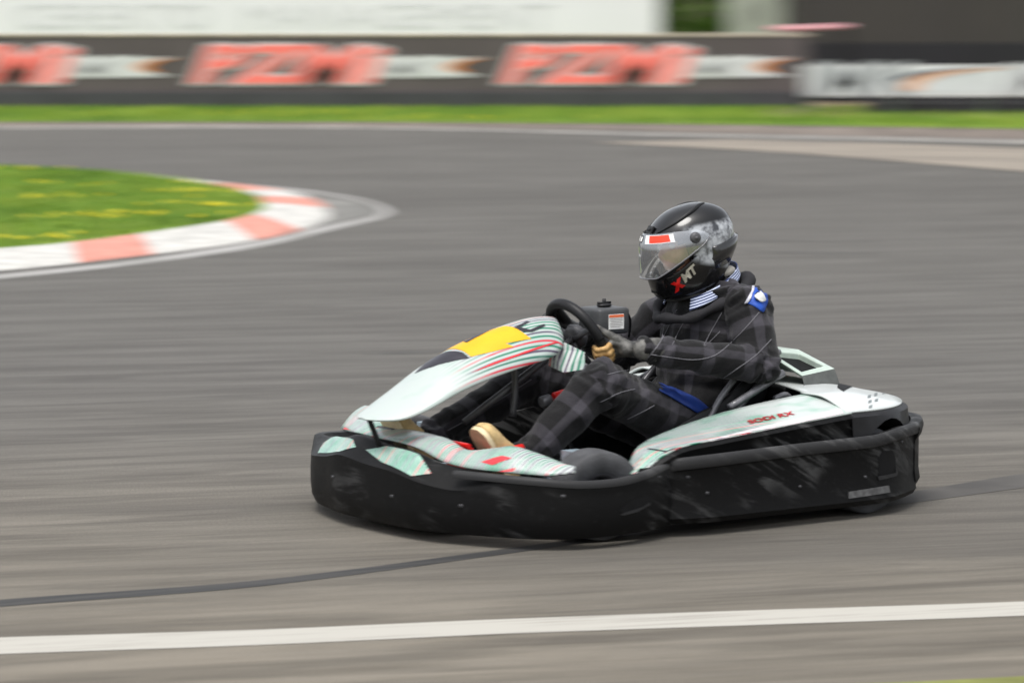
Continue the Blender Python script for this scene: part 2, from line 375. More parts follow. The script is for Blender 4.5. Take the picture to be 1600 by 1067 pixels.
# ---- side pods
def pod(sgn):
    #   x, y_out, z_out, y_in, z_in 
    stn = [(.955, .665, .205, .60, .205), (.91, .665, .232, .565, .24), (.86, .66, .258, .53, .272), (.80, .655, .278, .49, .282), (.74, .65, .288, .455, .290), (.62, .65, .298, .43, .312), (.50, .648, .308, .415, .332), (.38, .647, .318, .41, .350), (.25, .645, .328, .41, .366), (.14, .643, .336, .415, .378), (.065, .64, .341, .42, .384)]
    P = cr(stn, 4); vs = []; nv = 10
    for x, yo, zo, yi, zi in P:
        for j in range(nv):
            t = j / (nv - 1); vs.append((x, sgn * (yo + (yi - yo) * t), zo + (zi - zo) * t + .005 * math.sin(math.pi * t)))
    top = mesh('side_pod_cover', vs, grid_faces(len(P), nv), M_POD, kart, solid=.005 * 1)
    # black pod flank below the printed top, with the recess above the rail
    vs = []
    for x, yo, zo, yi, zi in P:
        y = sgn
        prof = [(yo + .002, zo - .001), (yo + .012, zo - .012), (yo + .004, zo - .03), (yo + .006, .235), (yo - .02, .10), (yo - .12, .06), (yi - .01, .07), (yi - .012, zi - .02), (yi + .01, zi - .012)]
        vs += [(x, sgn * a, b) for a, b in prof]
    n = 9; fs = grid_faces(len(P), n, True) + [tuple(range(n)), tuple((len(P) - 1) * n + j for j in range(n))]
    flank = mesh('side_pod', vs, fs, M_BLK, kart, auto=35)
    top.parent = flank
    return top, flank
podL, flL = pod(1); podR, flR = pod(-1)
pb = bvh_of(podL)
decal('pod_nose_film', [(1014, 703), (1069, 713), (1061, 722), (1030, 730), (990, 739), (1000, 722)], pb, M_MINT, parent=podL)
decal('pod_seam', [(1012, 701), (1040, 705), (1070, 710), (1070, 711.5), (1040, 706.8), (1012, 702.6)], pb, M_BVIN, off=.003, parent=podL)
# printed bands on the near pod
decal('pod_print', [(1105, 688), (1180, 669), (1250, 653), (1313, 638), (1318, 646), (1250, 663), (1180, 680), (1112, 694)], pb, mat('white_print', (.56, .50, .51), .35, noise=.05), parent=podL)
# ---- side bumper rails: plan travelled so that inside is left
def side_bumper(sgn):
    pl = [(-.275, .575, .282), (-.19, .63, .285), (-.10, .675, .283), (0, .695, .272), (.10, .70, .27), (.30, .70, .268), (.50, .70, .264), (.66, .698, .260), (.76, .68, .255), (.82, .655, .25)]
    def sc(p):
        zt = p[2]
        return [(.05, .042), (.014, .042), (.002, .06), (.010, .11), (.010, zt - .06), (.008, zt - .042), (.000, zt - .036), (-.003, zt - .020), (.000, zt - .006), (.006, zt), (.03, zt - .002), (.04, zt - .03), (.05, .10)]
    if sgn > 0: return plan_loft(pl, sc, 'side_bumper', M_BLK)
    return plan_loft([(x, -y, z) for x, y, z in pl][::-1], sc, 'side_bumper', M_BLK)
def fix_side(sgn):
    pl = [(-.275, .575, .282), (-.19, .63, .285), (-.10, .675, .283), (0, .695, .272), (.10, .70, .27), (.30, .70, .268), (.50, .70, .264), (.66, .698, .260), (.76, .68, .255), (.82, .655, .25)]
    if sgn > 0: return pl
    return [(x, -y, z) for x, y, z in pl][::-1]
sbL = side_bumper(1); sbR = side_bumper(-1)
# grey worn band along the top of the near rail
def band(sgn, parent):
    P = cr([(x, y, z) for x, y, z in fix_side(1)], 5); vs = []
    for i, p in enumerate(P):
        a = P[min(i + 1, len(P) - 1)]; b = P[max(i - 1, 0)]; t = Vector((a[0] - b[0], a[1] - b[1])).normalized(); nn = Vector((t.y, -t.x))
        for ins, z in ((-.002, p[2] - .037), (-.006, p[2] - .030), (-.006, p[2] - .010), (-.001, p[2] + .001), (.006, p[2] + .0025)): vs.append((p[0] + nn.x * ins, sgn * (p[1] + nn.y * ins), z))
    return mesh('rub_rail', vs, grid_faces(len(P), 5), M_RAIL, parent)
band(1, sbL); band(-1, sbR)
sb = bvh_of(sbL)
decal('bumper_slot', [(1372, 716), (1378, 704), (1394, 704), (1399, 716), (1399, 738), (1372, 744)], sb, M_DARK, parent=sbL)
decal('slot_lip', [(1370, 744), (1398, 738), (1399, 727), (1402, 738), (1400, 743), (1372, 750)], sb, M_RAIL, off=.004, parent=sbL)
decal('scuff_plate', [(1325, 768), (1388, 758), (1390, 769), (1325, 779)], sb, mat('scraped_plastic', (.085, .085, .085), .7, noise=.4, nscale=60), off=.003, parent=sbL)
for p_ in ((1075, 745), (1105, 770), (1250, 760), (1338, 700), (1352, 745), (1409, 690)): bolt(*p_, sb, sbL, .0055)
# ---- rear bumper
hp = [(-.27, .580, .280), (-.33, .53, .286), (-.395, .44, .288), (-.425, .32, .286), (-.435, .15, .284), (-.437, 0, .284)]
rp = ([(x, y, z) for x, y, z in hp] + [(x, -y, z) for x, y, z in hp[-2::-1]])[::-1]
def rsec(p):
    zt = p[2]
    return [(.05, .065), (.014, .065), (.003, .085), (.008, .12), (.008, zt - .06), (-.002, zt - .045), (-.008, zt - .02), (-.002, zt - .002), (.02, zt + .002), (.036, zt - .004), (.04, zt - .03), (.05, .1)]
rb = plan_loft(rp, rsec, 'rear_bumper', M_BLK)
# ---- rear cover: white shell over the back axle
ol = [(.075, .632), (-.06, .625), (-.17, .585), (-.26, .51), (-.33, .40), (-.365, .27), (-.375, .12), (-.375, -.12), (-.365, -.27), (-.33, -.40), (-.26, -.51), (-.17, -.585), (-.06, -.625), (.075, -.632)]
OL = cr(ol, 4)
def inside_curve(p, k):  # inner offset rows toward the seat
    cx, cy = .10 - .10 * max(0, 1 - abs(p[1]) / .6), p[1] * .62
    return (p[0] + (cx - p[0]) * k, p[1] + (cy - p[1]) * k)
rows = []
for i, p in enumerate(OL):
    for j in range(12):
        k = j / 11 * .92; x, y = inside_curve(p, k); d = min(1, k / .62); s = d * d * (3 - 2 * d)
        s = .55 * math.sin(d * math.pi / 2) + .45 * s
        rows.append((x, y, (.342 + .046 * s)))
cover = mesh('rear_cover', rows, grid_faces(len(OL), 12), M_WHT, kart, solid=.006)
cb = bvh_of(cover)
sk = []
for i, p in enumerate(OL):
    a = OL[min(i + 1, len(OL) - 1)]; b = OL[max(i - 1, 0)]; t = Vector((a[0] - b[0], a[1] - b[1])).normalized(); nn = Vector((t.y, -t.x))
    ar = .232 if abs(p[0] + .0) > .40 else .232
    if -.20 < p[0] < .02 and abs(p[1]) > .5: ar = .232 + .085 * max(0, 1 - ((p[0] + .09) / .12) ** 2)
    for ins, z in ((.001, .3425), (-.004, .336), (-.010, .325), (-.006, ar + .03), (.012, ar), (.03, ar), (.02, .33)): sk.append((p[0] + nn.x * ins, p[1] + nn.y * ins, z))
mesh('cover_skirt', sk, grid_faces(len(OL), 7, True), M_BLK2, cover, auto=35)
decal('cover_print', [(1355, 596), (1362, 586), (1372, 590), (1366, 597)], cb, M_REDP, parent=cover)
tx = mat('grey_print', (.16, .18, .18), .5)
for k, (a, b) in enumerate([(1356, 618), (1366, 615), (1357, 626), (1367, 624), (1379, 612), (1386, 611), (1358, 634)]):
    decal('cover_lettering', [(a, b), (a + 5, b - 1.2), (a + 4.4, b + 3), (a - .6, b + 4)], cb, tx, parent=cover)
# engine hump: a roof-shaped frame with openings each side
mb = MB(); ridge0, ridge1 = (.01, 0, .515), (-.26, 0, .475)
for s in (1, -1):
    A, B, C, D = Vector((-.03, s * .26, .425)), Vector((.015, s * .07, .508)), Vector((-.165, s * .07, .490)), Vector((-.175, s * .255, .440))
    a, b, c, d = A.lerp(C, .16), B.lerp(D, .14), C.lerp(A, .16), D.lerp(B, .14)
    up = Vector((0, s * .004, .006))
    ring_o = [A, B, C, D]; ring_i = [a, b, c, d]
    for off in (Vector(), ):
        vs = ring_o + ring_i + [p - Vector((0, 0, .02)) for p in ring_i]
        mb.add(vs, [(0, 1, 5, 4), (1, 2, 6, 5), (2, 3, 7, 6), (3, 0, 4, 7)] + [(4, 5, 9, 8), (5, 6, 10, 9), (6, 7, 11, 10), (7, 4, 8, 11)], 0)
        mb.add([p - Vector((0, 0, .02)) for p in ring_i], [(0, 1, 2, 3)], 1)
    # flank below the frame
    mb.add([A, D, D + Vector((-.012, s * .02, -.06)), A + Vector((-.0, s * .02, -.06))], [(0, 1, 2, 3)], 2)
    mb.add([D, C, C + Vector((-.04, 0, -.09)), D + Vector((-.012, s * .02, -.06))], [(0, 1, 2, 3)], 0)
mb.add([Vector((.015, .07, .508)), Vector((.015, -.07, .508)), Vector((-.165, -.07, .490)), Vector((-.165, .07, .490))], [(0, 1, 2, 3)], 0)
mb.add([Vector((-.165, .07, .490)), Vector((-.165, -.07, .490)), Vector((-.205, -.07, .400)), Vector((-.205, .07, .400))], [(0, 1, 2, 3)], 0)
hump = mb.build('engine_cover', [mat('pale_mint_gelcoat', (.42, .50, .44), .35, noise=.1, coat=.3), M_DARK, mat('grey_flank', (.085, .09, .085), .5, noise=.2)], kart, smooth=False, bevel=.004)
decal('cover_vent', [(1312, 598), (1333, 597), (1328, 606), (1318, 612), (1308, 606)], cb, M_DARK, off=.003, parent=cover)
# ---- wheels
def wheel(r, wd, loc, steer=0, name='wheel', side=1):
    w = bpy.data.objects.new(name, None); link(w, kart); w.location = loc; w.rotation_euler = (0, 0, steer); w.empty_display_size = .05
    h = wd / 2; ri = r * .5
    prof = [(ri, -h * .82), (ri + .008, -h * .9), (r * .80, -h), (r * .955, -h * .96), (r * .99, -h * .84), (r, -h * .55), (r, 0), (r, h * .55), (r * .99, h * .84), (r * .955, h * .96), (r * .80, h), (ri + .008, h * .9), (ri, h * .82)]
    MB().lathe(prof, (0, 0, 0), n=56).build('tyre', M_TYRE, w)
    pr = [(ri + .002, -h * .86), (ri - .004, -h * .84), (ri - .012, -h * .5), (ri - .014, h * .45), (ri - .006, h * .84), (ri + .002, h * .86)]
    mb = MB().lathe(pr, (0, 0, 0), n=40)
    mb.lathe([(.0, side * h * .25), (ri - .014, side * h * .25)], (0, 0, 0), n=24)
    mb.build('rim', M_DGREY, w)
    mb = MB().lathe([(.0, h * .6 * side), (.018, h * .6 * side), (.022, h * .5 * side), (.024, h * .2 * side)], (0, 0, 0), n=20)
    for k in range(3): an = k * 2.094; mb.lathe([(0, h * .38 * side), (.006, h * .38 * side), (.006, h * .2 * side)], (.042 * math.cos(an), 0, .042 * math.sin(an)), n=8)
    mb.build('hub', M_STEEL, w); return w
for s in (1, -1):
    wheel(.142, .13, (1.035, s * .545, .145), R(-11), side=s); wheel(.145, .185, (-.02, s * .545, .145), 0, side=s)
# ---- chassis, floor, axle, seat
mb = MB(); mb.add(*(lambda P: ([(x, y, z) for z in (.035, .043) for x, y in P], [tuple(range(len(P))), tuple(range(len(P), 2 * len(P)))] + [(i, (i + 1) % len(P), len(P) + (i + 1) % len(P), len(P) + i) for i in range(len(P))]))([(.2, -.32), (.2, .32), (.85, .32), (1.2, .26), (1.42, .22), (1.42, -.22), (1.2, -.26), (.85, -.32)]))
mb.build('floor_tray', M_BLK2, kart, smooth=False)
mb = MB()
for s in (1, -1):
    mb.tube(cr([(-.30, s * .30, .09), (.1, s * .32, .08), (.7, s * .34, .07), (1.15, s * .27, .06), (1.42, s * .22, .07)], 6), .016)
    mb.tube(cr([(.85, s * .34, .07), (1.05, s * .42, .11), (1.07, s * .47, .13)], 4), .016)
    mb.tube(cr([(.2, s * .33, .09), (.3, s * .5, .10), (.7, s * .5, .10), (.82, s * .34, .08)], 5), .011)
    mb.tube(cr([(1.42, s * .20, .08), (1.5, s * .25, .10), (1.5, s * .1, .12)], 5), .010)
mb.tube([(0, -.45, .142), (0, .45, .142)], .02); mb.tube([(.95, -.3, .07), (.95, .3, .07)], .014); mb.tube([(1.42, -.2, .07), (1.42, .2, .07)], .014); mb.tube([(-.3, -.4, .2), (-.3, .4, .2)], .014)
mb.build('chassis_frame', M_DGREY, kart)
SPINDLE = mat('zinc_plated', (.45, .55, .62), .35, .6, noise=.2)
for s in (1, -1):
    mb = MB(); mb.tube([(1.045, s * .44, .06), (1.045, s * .44, .25)], .02); mb.box((1.03, s * .43, .255), (.06, .07, .03)); mb.tube([(1.045, s * .44, .12), (1.00, s * .30, .14), (.93, 0, .16)], .008)
    mb.build('kingpin', SPINDLE, kart, auto=30)
# seat shell: profile stations from front lip under the thighs, back and up
prof = [(.62, .10, .20, .10), (.52, .07, .21, .15), (.40, .055, .215, .20), (.28, .06, .215, .235), (.17, .10, .215, .27), (.09, .19, .215, .25), (.03, .31, .21, .20), (-.02, .42, .20, .12), (-.055, .50, .175, .04)]
SP = cr(prof, 4); vs = []; nv = 17
for k, (x, z, wd, side) in enumerate(SP):
    kk = k / (len(SP) - 1)
    for j in range(nv):
        t = -1 + 2 * j / (nv - 1); e = abs(t) ** 3
        fx = .20 * max(0, kk - .35) * e; vs.append((x + fx * 1.1, wd * (abs(t) ** .75) * (1 if t > 0 else -1), z + side * 1.3 * e * (1 - .55 * max(0, kk - .3))))
seat = mesh('seat', vs, grid_faces(len(SP), nv), M_BLK2, kart, solid=.012)
for s in (1, -1):
    mb = MB(); mb.tube(cr([(.40, s * .225, .245), (.345, s * .225, .29), (.29, s * .225, .37), (.21, s * .225, .447), (.17, s * .22, .468), (.08, s * .20, .492), (.0, s * .17, .50)], 5), .0105)
    mb.build('seat_edge_tube', M_GTUBE, kart)
    mb = MB(); mb.tube(cr([(.30, s * .235, .25), (.25, s * .235, .30), (.15, s * .235, .395), (.115, s * .235, .412), (.055, s * .235, .44)], 5), .0095)
    mb.tube(cr([(.31, s * .30, .345), (.21, s * .30, .39), (.085, s * .30, .447)], 3), .013); mb.tube(cr([(.12, s * .30, .36), (.07, s * .30, .37), (.045, s * .31, .33), (.04, s * .32, .28)], 5), .011)
    mb.build('seat_stay', M_GTUBE, kart)
# engine and tank
mb = MB(); mb.box((-.12, -.22, .20), (.26, .26, .22)); mb.box((-.10, .18, .19), (.22, .22, .18)); mb.box((.02, -.28, .31), (.12, .16, .10)); mb.lathe([(0, .02), (.07, .02), (.07, .11), (0, .11)], (.0, -.45, .25), n=24)
mb.box((-.08, 0, .33), (.24, .5, .12))
mb.build('engine', M_DARK, kart, smooth=False, bevel=.008)
MB().tube(cr([(.22, .33, .30), (.16, .34, .325), (.08, .35, .315)], 4), [.022, .03, .03, .03, .03, .03, .03, .03, .02], 14).build('air_filter', M_GRN, kart)
mb = MB(); mb.box((.90, 0, .13), (.22, .24, .16)); mb.build('fuel_tank', M_BLK2, kart, smooth=False, bevel=.03)
# the red cap and its pale neck
mb = MB(); ax = Vector((-.75, 0, .35)).normalized()
def capsule_at(px, py, y, r, L, d, name, m):
    o = KMI @ CW; dd = KMI.to_3x3() @ ray(px, py); t = (y - o.y) / dd.y; c = o + dd * t; d = Vector(d).normalized()
    return MB().tube([c - d * L / 2, c - d * L * .46, c + d * L * .40, c + d * L / 2], [r * .8, r, r, r * .75], 20).build(name, m, kart)
capsule_at(881, 619, .02, .023, .075, (-.9, 0, .18), 'fuel_cap', M_RED); capsule_at(853, 626, .02, .019, .04, (-.9, 0, .18), 'fuel_neck', M_GTUBE)
# pedals
def pedal(y, m, x=1.28, z=.27):
    mb = MB(); mb.box((x, y, z), (.018, .085, .10), Matrix.Rotation(R(-25), 3, 'Y')); mb.tube([(x + .01, y, z - .04), (x + .05, y, .06)], .008); mb.tube([(x - .01, y - .045, z + .05), (x - .01, y + .045, z + .05)], .009)
    return mb.build('pedal', m, kart, auto=30)
pedal(.14, M_RED, 1.285, .225); pedal(-.15, M_DGREY, 1.39, .25)
mb = MB(); mb.tube([(1.26, .20, .235), (1.16, .215, .245), (1.09, .22, .262)], [.018, .02, .012], 12); mb.build('brake_lever', M_RED, kart)
# steering
WC = Vector((.70, -.03, .580)); n_ = Vector((-.87, 0, .5)).normalized(); u_ = Vector((.5, 0, .87)).normalized(); y_ = Vector((0, 1, 0)); RW = .126
mb = MB(); mb.tube([WC + (y_ * math.cos(a) + u_ * math.sin(a)) * RW for a in [2 * math.pi * i / 48 for i in range(49)]], .0180, 14, cap=False)
sw = mb.build('steering_wheel', M_BLK2, kart)
mb = MB()
for a in (R(20), R(160), R(270)):
    e = WC + (y_ * math.cos(a) + u_ * math.sin(a)) * RW; mb.tube([WC - n_ * .02, WC.lerp(e, .5) - n_ * .015, e], [.016, .011, .010], 10, sy=.5)
mb.build('spoke', M_DGREY, sw)
mb = MB(); mb.lathe([(0, -.02), (.04, -.02), (.045, .0), (.03, .02), (0, .02)], (0, 0, 0), 'z', 24)
Mh = Matrix.Translation(WC) @ n_.to_track_quat('Z', 'Y').to_matrix().to_4x4(); mb.v = [tuple(Mh @ Vector(p)) for p in mb.v]; mb.build('hub', M_DGREY, sw)
mb = MB(); mb.tube([WC, WC - n_ * .25, WC - n_ * .52], .012); mb.build('steering_column', M_DGREY, kart)
# flat strap below the fairing tab and the padded spoke cover
mb = MB(); mb.box((.80, .10, .45), (.012, .035, .13), Matrix.Rotation(R(-38), 3, 'Y')); mb.build('column_bracket', M_GTUBE, kart, smooth=False, bevel=.003)
# black box with label
BX = Vector((.565, -.065, .622)); mb = MB(); mb.box(BX, (.128, .125, .088)); box = mb.build('control_box', mat('grained_black_box', (.05, .052, .055), .45, noise=.15, bump=.2), kart, smooth=True, bevel=.012)
mb = MB(); mb.box(BX + Vector((-.005, .0635, -.001)), (.062, .002, .05)); lb = mb.build('warning_label', M_LBL, box, smooth=False)
mb = MB(); mb.box(BX + Vector((-.005, .0648, .018)), (.060, .001, .009)); mb.build('label_header', M_ORG, lb, smooth=False)
mb = MB()
for k in range(6): mb.box(BX + Vector((-.005 + (.004 if k == 5 else 0), .0648, .009 - k * .0055)), (.052 - (.01 if k % 3 == 2 else 0), .001, .0012))
mb.build('label_text', mat('label_ink', (.25, .22, .22), .6), lb, smooth=False)
mb = MB(); mb.ell(BX + Vector((-.0, 0, .050)), (.028, .022, .008)); mb.tube([BX + Vector((0, 0, .048)), BX + Vector((0, 0, .072))], [.008, .006], 10); mb.box(BX + Vector((-.0, 0, .058)), (.05, .012, .008)); mb.build('knob', M_BLK2, box)
mb = MB(); mb.tube(cr([BX + Vector((-.06, -.02, .03)), BX + Vector((-.10, -.02, .025)), BX + Vector((-.13, -.03, -.01)), BX + Vector((-.14, -.05, -.07))], 5), .0045, 8); mb.build('cable', M_BLK2, box)
mb = MB(); mb.tube([WC, BX + Vector((.03, .02, -.02))], .013); mb.build('box_post', M_DGREY, box)

# red lettering on the near pod
def surf_text(name, body, size, m, bvh, a, b, parent, off=.002, bold=0, shear=0, spacing=1, sx=1, nm_hint=None):
    """lettering whose baseline runs from photo point a to b on the surface"""
    pa, na = onto(bvh, *a); pb_, nb_ = onto(bvh, *b)
    if pa is None or pb_ is None: print('text miss', name); return
    ex = (pb_ - pa).normalized(); nm = (na + nb_).normalized(); 
    if nm.dot(KMI @ CW - pa) < 0: nm = -nm
    nm = (nm - ex * nm.dot(ex)).normalized(); ey = nm.cross(ex)
    Mt = Matrix((ex, ey, nm)).transposed().to_4x4(); Mt.translation = (pa + pb_) / 2 + nm * off
    o = text_obj(name, body, size, m, Mt, parent, bold, shear, .0004, spacing, sx)
    for v in o.data.vertices:   # settle on the surface
        h = bvh.ray_cast(v.co + nm * .05, -nm)
        if h[0] is not None and (h[0] - v.co).length < .05: v.co = h[0] + nm * off
    return o
surf_text('pod_lettering', 'SODI RX', .042, M_REDP, pb, (1160, 663), (1245, 645), podL, off=.003, bold=.0015, shear=.3, spacing=1.0, sx=1.15)

# ------------------------------------------------------------------ the driver
PM = KM
person = tag(empty('person', KO, KR), 'driver in black plaid overalls and full-face helmet seated in the go-kart gripping the wheel', 'person')
bones = []   # (p0, p1, r0, r1, u offset)
def B(p0, p1, r0, r1, u0=0): bones.append((Vector(p0), Vector(p1), r0, r1, u0))
for s in (1, -1):
    k = (.765, .19, .442) if s > 0 else (.80, -.15, .425); an = (1.06, .17, .20) if s > 0 else (1.19, -.15, .265); hp_ = (.30, s * .10, .235)
    B(hp_, k, .098, .078); B(k, an, .076, .056, .55)
    sh = (.15, s * .185, .655); el = (.165, .285, .475) if s > 0 else (.33, -.31, .47); wr = (.58, .207, .545) if s > 0 else (.570, -.20, .560)
    B((.17, s * .10, .69), sh, .07, .082, .2); B(sh, el, .083, .068, .3); B(el, wr, .066, .046, .6)
mb = MB()
for p0, p1, r0, r1, _ in bones: mb.cap2(p0, p1, r0, r1)
tors = [((.27, 0, .23), (.14, .18, .11)), ((.23, 0, .33), (.13, .175, .12)), ((.20, 0, .44), (.145, .18, .13)), ((.175, 0, .54), (.15, .19, .13)), ((.165, 0, .63), (.14, .19, .11)), ((.19, 0, .70), (.10, .13, .07))]
for c, r in tors: mb.ell(c, r)
mb.cap2((.20, 0, .70), (.245, 0, .79), .062, .056)
B((.26, 0, .22), (.19, 0, .70), .15, .15)
HC = Vector((.262, 0, .862))
mb.ell(HC + Vector((.005, 0, .01)), (.095, .074, .112)); mb.ell(HC + Vector((.04, 0, -.06)), (.05, .05, .05))       # skull and jaw
mb.ell(HC + Vector((.098, 0, -.015)), (.018, .013, .024))                                                       # nose
for s in (1, -1): mb.ell(HC + Vector((-.0, s * .076, -.01)), (.018, .008, .03))                                   # ears
for s in (1, -1):   # cheeks, brow
    mb.ell(HC + Vector((.065, s * .035, -.03)), (.03, .028, .028)); mb.ell(HC + Vector((.085, s * .03, .025)), (.014, .024, .008))
mb.ell(HC + Vector((.085, 0, -.062)), (.016, .024, .008))
raw = mb.build('body', [M_BLK], person)
md = raw.modifiers.new('r', 'REMESH'); md.mode = 'VOXEL'; md.voxel_size = .0075; md.use_smooth_shade = True
md = raw.modifiers.new('s', 'SMOOTH'); md.iterations = 5; md.factor = .6
bpy.context.view_layer.update(); dg = bpy.context.evaluated_depsgraph_get()
bme = bpy.data.meshes.new_from_object(raw.evaluated_get(dg)); bpy.data.objects.remove(raw)
def near_bone(p):
    best = None
    for i, (a, b, r0, r1, u0) in enumerate(bones):
        ab = b - a; t = max(0, min(1, (p - a).dot(ab) / ab.length_squared)); q = a + ab * t; d = (p - q).length - (r0 + (r1 - r0) * t)
        if i == len(bones) - 1: d -= .02
        if best is None or d < best[0]: best = (d, i, t, q)
    return best
# ---- suit cloth: dark plaid, weave mapped along each limb
bme.calc_loop_triangles()
att = bme.attributes.new('limb', 'FLOAT_VECTOR', 'POINT')
N = len(bme.vertices); co = np.empty(N * 3); bme.vertices.foreach_get('co', co); co = co.reshape(-1, 3); nr = np.empty(N * 3); bme.vertices.foreach_get('normal', nr); nr = nr.reshape(-1, 3)
limb = np.zeros((N, 3)); newco = co.copy()
for i in range(N):
    p = Vector(co[i]); d, bi, t, q = near_bone(p); a, b, r0, r1, u0 = bones[bi]; ax = (b - a).normalized()
    ref = Vector((0, 1, 0)) if abs(ax.y) < .8 else Vector((0, 0, 1)); e1 = (ref - ax * ref.dot(ax)).normalized(); e2 = ax.cross(e1); rr = p - q
    ang = math.atan2(rr.dot(e2), rr.dot(e1)); L = (b - a).length
    limb[i] = (u0 + (p - a).dot(ax), ang * (.075 if bi < len(bones) - 1 else .15), bi)
    head = (p - HC).length < .15 and p.z > .775
    if not head:   # wrinkles: stronger towards joints, running across the limb
        j = min(t, 1 - t); w_ = .35 + .65 * max(0, 1 - j / .28)
        f1 = mnoise.noise(Vector((limb[i][0] * 22, limb[i][1] * 9 + bi * 7, p.z * 6))); f2 = mnoise.noise(p * 17 + Vector((bi * 3, 0, 0))); f3 = 1 - abs(mnoise.noise(Vector((p.x * 11 + p.z * 9, p.y * 9, p.z * 14))) * 2)
        fold = max(0, 1 - j / .24) * .0042 * math.sin(limb[i][0] * 170 + 5 * mnoise.noise(p * 9) + 1.5 * math.sin(ang * 2)) * (.5 + .5 * mnoise.noise(p * 5 + Vector((9, 0, 0))) + .5)
        newco[i] = co[i] + nr[i] * (fold + .011 * w_ * f1 + .006 * f2 + (.005 + .013 * max(0, 1 - j / .3)) * (f3 - .6))
bme.vertices.foreach_set('co', newco.ravel()); att.data.foreach_set('vector', limb.ravel())
g = NT('black_plaid_cloth', .85)
an_ = g.t.nodes.new('ShaderNodeAttribute'); an_.attribute_name = 'limb'; uvw = g.xyz(an_.outputs['Vector'])
def bandf(c, period, width, ph=0):
    f = g.math('FRACT', g.math('ADD', g.math('DIVIDE', c, period), 10 + ph)); return g.step(g.math('ABSOLUTE', g.math('SUBTRACT', f, .5)), width / period / 2 + .02, width / period / 2 - .02)
wob = g.math('MULTIPLY', g.math('SUBTRACT', g.noise(6, 2), .5), .02)
b1 = bandf(g.math('ADD', uvw[0], wob), .150, .042); b2 = bandf(g.math('ADD', uvw[1], wob), .15, .036, .3)
f = g.math('MULTIPLY', g.math('ADD', b1, b2), .5)
fz = g.noise(260, 2); f2 = g.math('MULTIPLY', f, g.math('MULTIPLY_ADD', fz, .5, .75))
g.col(g.mix(f2, (.0042, .0040, .0047), (.046, .043, .052))); g.bump(g.math('ADD', fz, g.math('MULTIPLY', g.noise(38, 4), 2)), .35, .005)
g.b.inputs['Sheen Weight'].default_value = .12; g.b.inputs['Specular IOR Level'].default_value = .25
M_SUIT = g.m
bme.materials.clear(); bme.materials.append(M_SUIT); bme.materials.append(M_SKIN)
mi = [1 if ((Vector(p.center) - HC).length < .15 and p.center.z > .785) else 0 for p in bme.polygons]
bme.polygons.foreach_set('material_index', mi); bme.polygons.foreach_set('use_smooth', [True] * len(mi)); bme.update()
body = bpy.data.objects.new('body', bme); link(body, person)
bv = bvh_of(body)
for s in (1, -1):
    MB().ell(HC + Vector((.091, s * .031, .006)), (.010, .013, .010), n=12, q=8).build('eye', mat('eye_white', (.7, .68, .66), .2), person)
# thin pale piping sewn on the suit
def piping(pix, r=.0016, m=None, off=.001):
    P = []
    for p in cr([(*q, 0) for q in pix], 8):
        h, n = onto(bv, p[0], p[1])
        if h is not None: P.append(h + (n if n.dot(KMI @ CW - h) > 0 else -n) * off)
    Q = [p for i, p in enumerate(P) if i == 0 or (p - P[i - 1]).length < .05]
    if len(Q) > 2: return MB().tube(Q, r, 6).build('piping', m or M_PIPE, body)
M_PIPE = mat('grey_piping', (.13, .127, .14), .5)
piping([(1186, 488), (1172, 505), (1150, 528), (1128, 548), (1110, 558), (1080, 562), (1045, 558), (1018, 554)])
piping([(1205, 530), (1180, 556), (1150, 577), (1128, 592)], .0014)
piping([(1008, 565), (1028, 540), (1040, 520), (1056, 488)], .0014); piping([(1025, 545), (1034, 530), (1040, 505), (1058, 484)], .0012)
piping([(1050, 540), (1068, 505), (1090, 482)], .0012); piping([(1125, 518), (1100, 540), (1128, 488)], .0012)
piping([(950, 585), (985, 577)], .0016); piping([(938, 628), (968, 614), (992, 608)], .0016); piping([(980, 655), (1010, 640), (1022, 633)], .0014)
piping([(700, 672), (740, 650), (780, 625), (830, 593)], .0016)
# ---- blue belt, collar, patch
def strip(name, pix_a, pix_b, m, off, th=.004, parent=None):
    A = [onto(bv, *p[:2]) for p in cr([(*q, 0) for q in pix_a], 6)]; Bq = [onto(bv, *p[:2]) for p in cr([(*q, 0) for q in pix_b], 6)]
    vs = []; n = 5
    for (a, na), (b, nb2) in zip(A, Bq):
        if a is None or b is None: continue
        for j in range(n):
            t = j / (n - 1); p = a.lerp(b, t); nn = na.lerp(nb2, t).normalized(); h = bv.find_nearest(p); q = h[0] if h[0] is not None else p
            vs.append(q + (h[1] if h[1].dot(nn) > 0 else -h[1]) * off)
    return mesh(name, vs, grid_faces(len(vs) // n, n), m, parent or person, solid=-th)
g = NT('blue_webbing', .6); g.col(g.mix(g.noise(30, 3), (.002, .012, .10), (.005, .04, .24))); M_BLUE = g.m
strip('belt', [(1010, 588), (1045, 603), (1080, 620), (1108, 640)], [(1008, 600), (1040, 618), (1072, 637), (1097, 652)], M_BLUE, .005)
M_SIL = mat('silver_trim', (.5, .5, .56), .35, .3)
M_BL2 = mat('royal_blue_patch', (.006, .06, .36), .5, noise=.15, nscale=40)
pt = strip('shoulder_patch', [(1170, 438), (1176, 446), (1174, 462), (1166, 473)], [(1188, 443), (1196, 455), (1199, 470), (1192, 488)], M_BL2, .004)
strip('patch_trim', [(1167, 437), (1174, 446), (1172, 462), (1163, 474)], [(1171, 436), (1178, 446), (1176, 462), (1168, 474)], M_SIL, .007, parent=pt)
strip('patch_badge', [(1179, 464), (1186, 459)], [(1188, 475), (1193, 468)], M_LBL, .008, parent=pt)
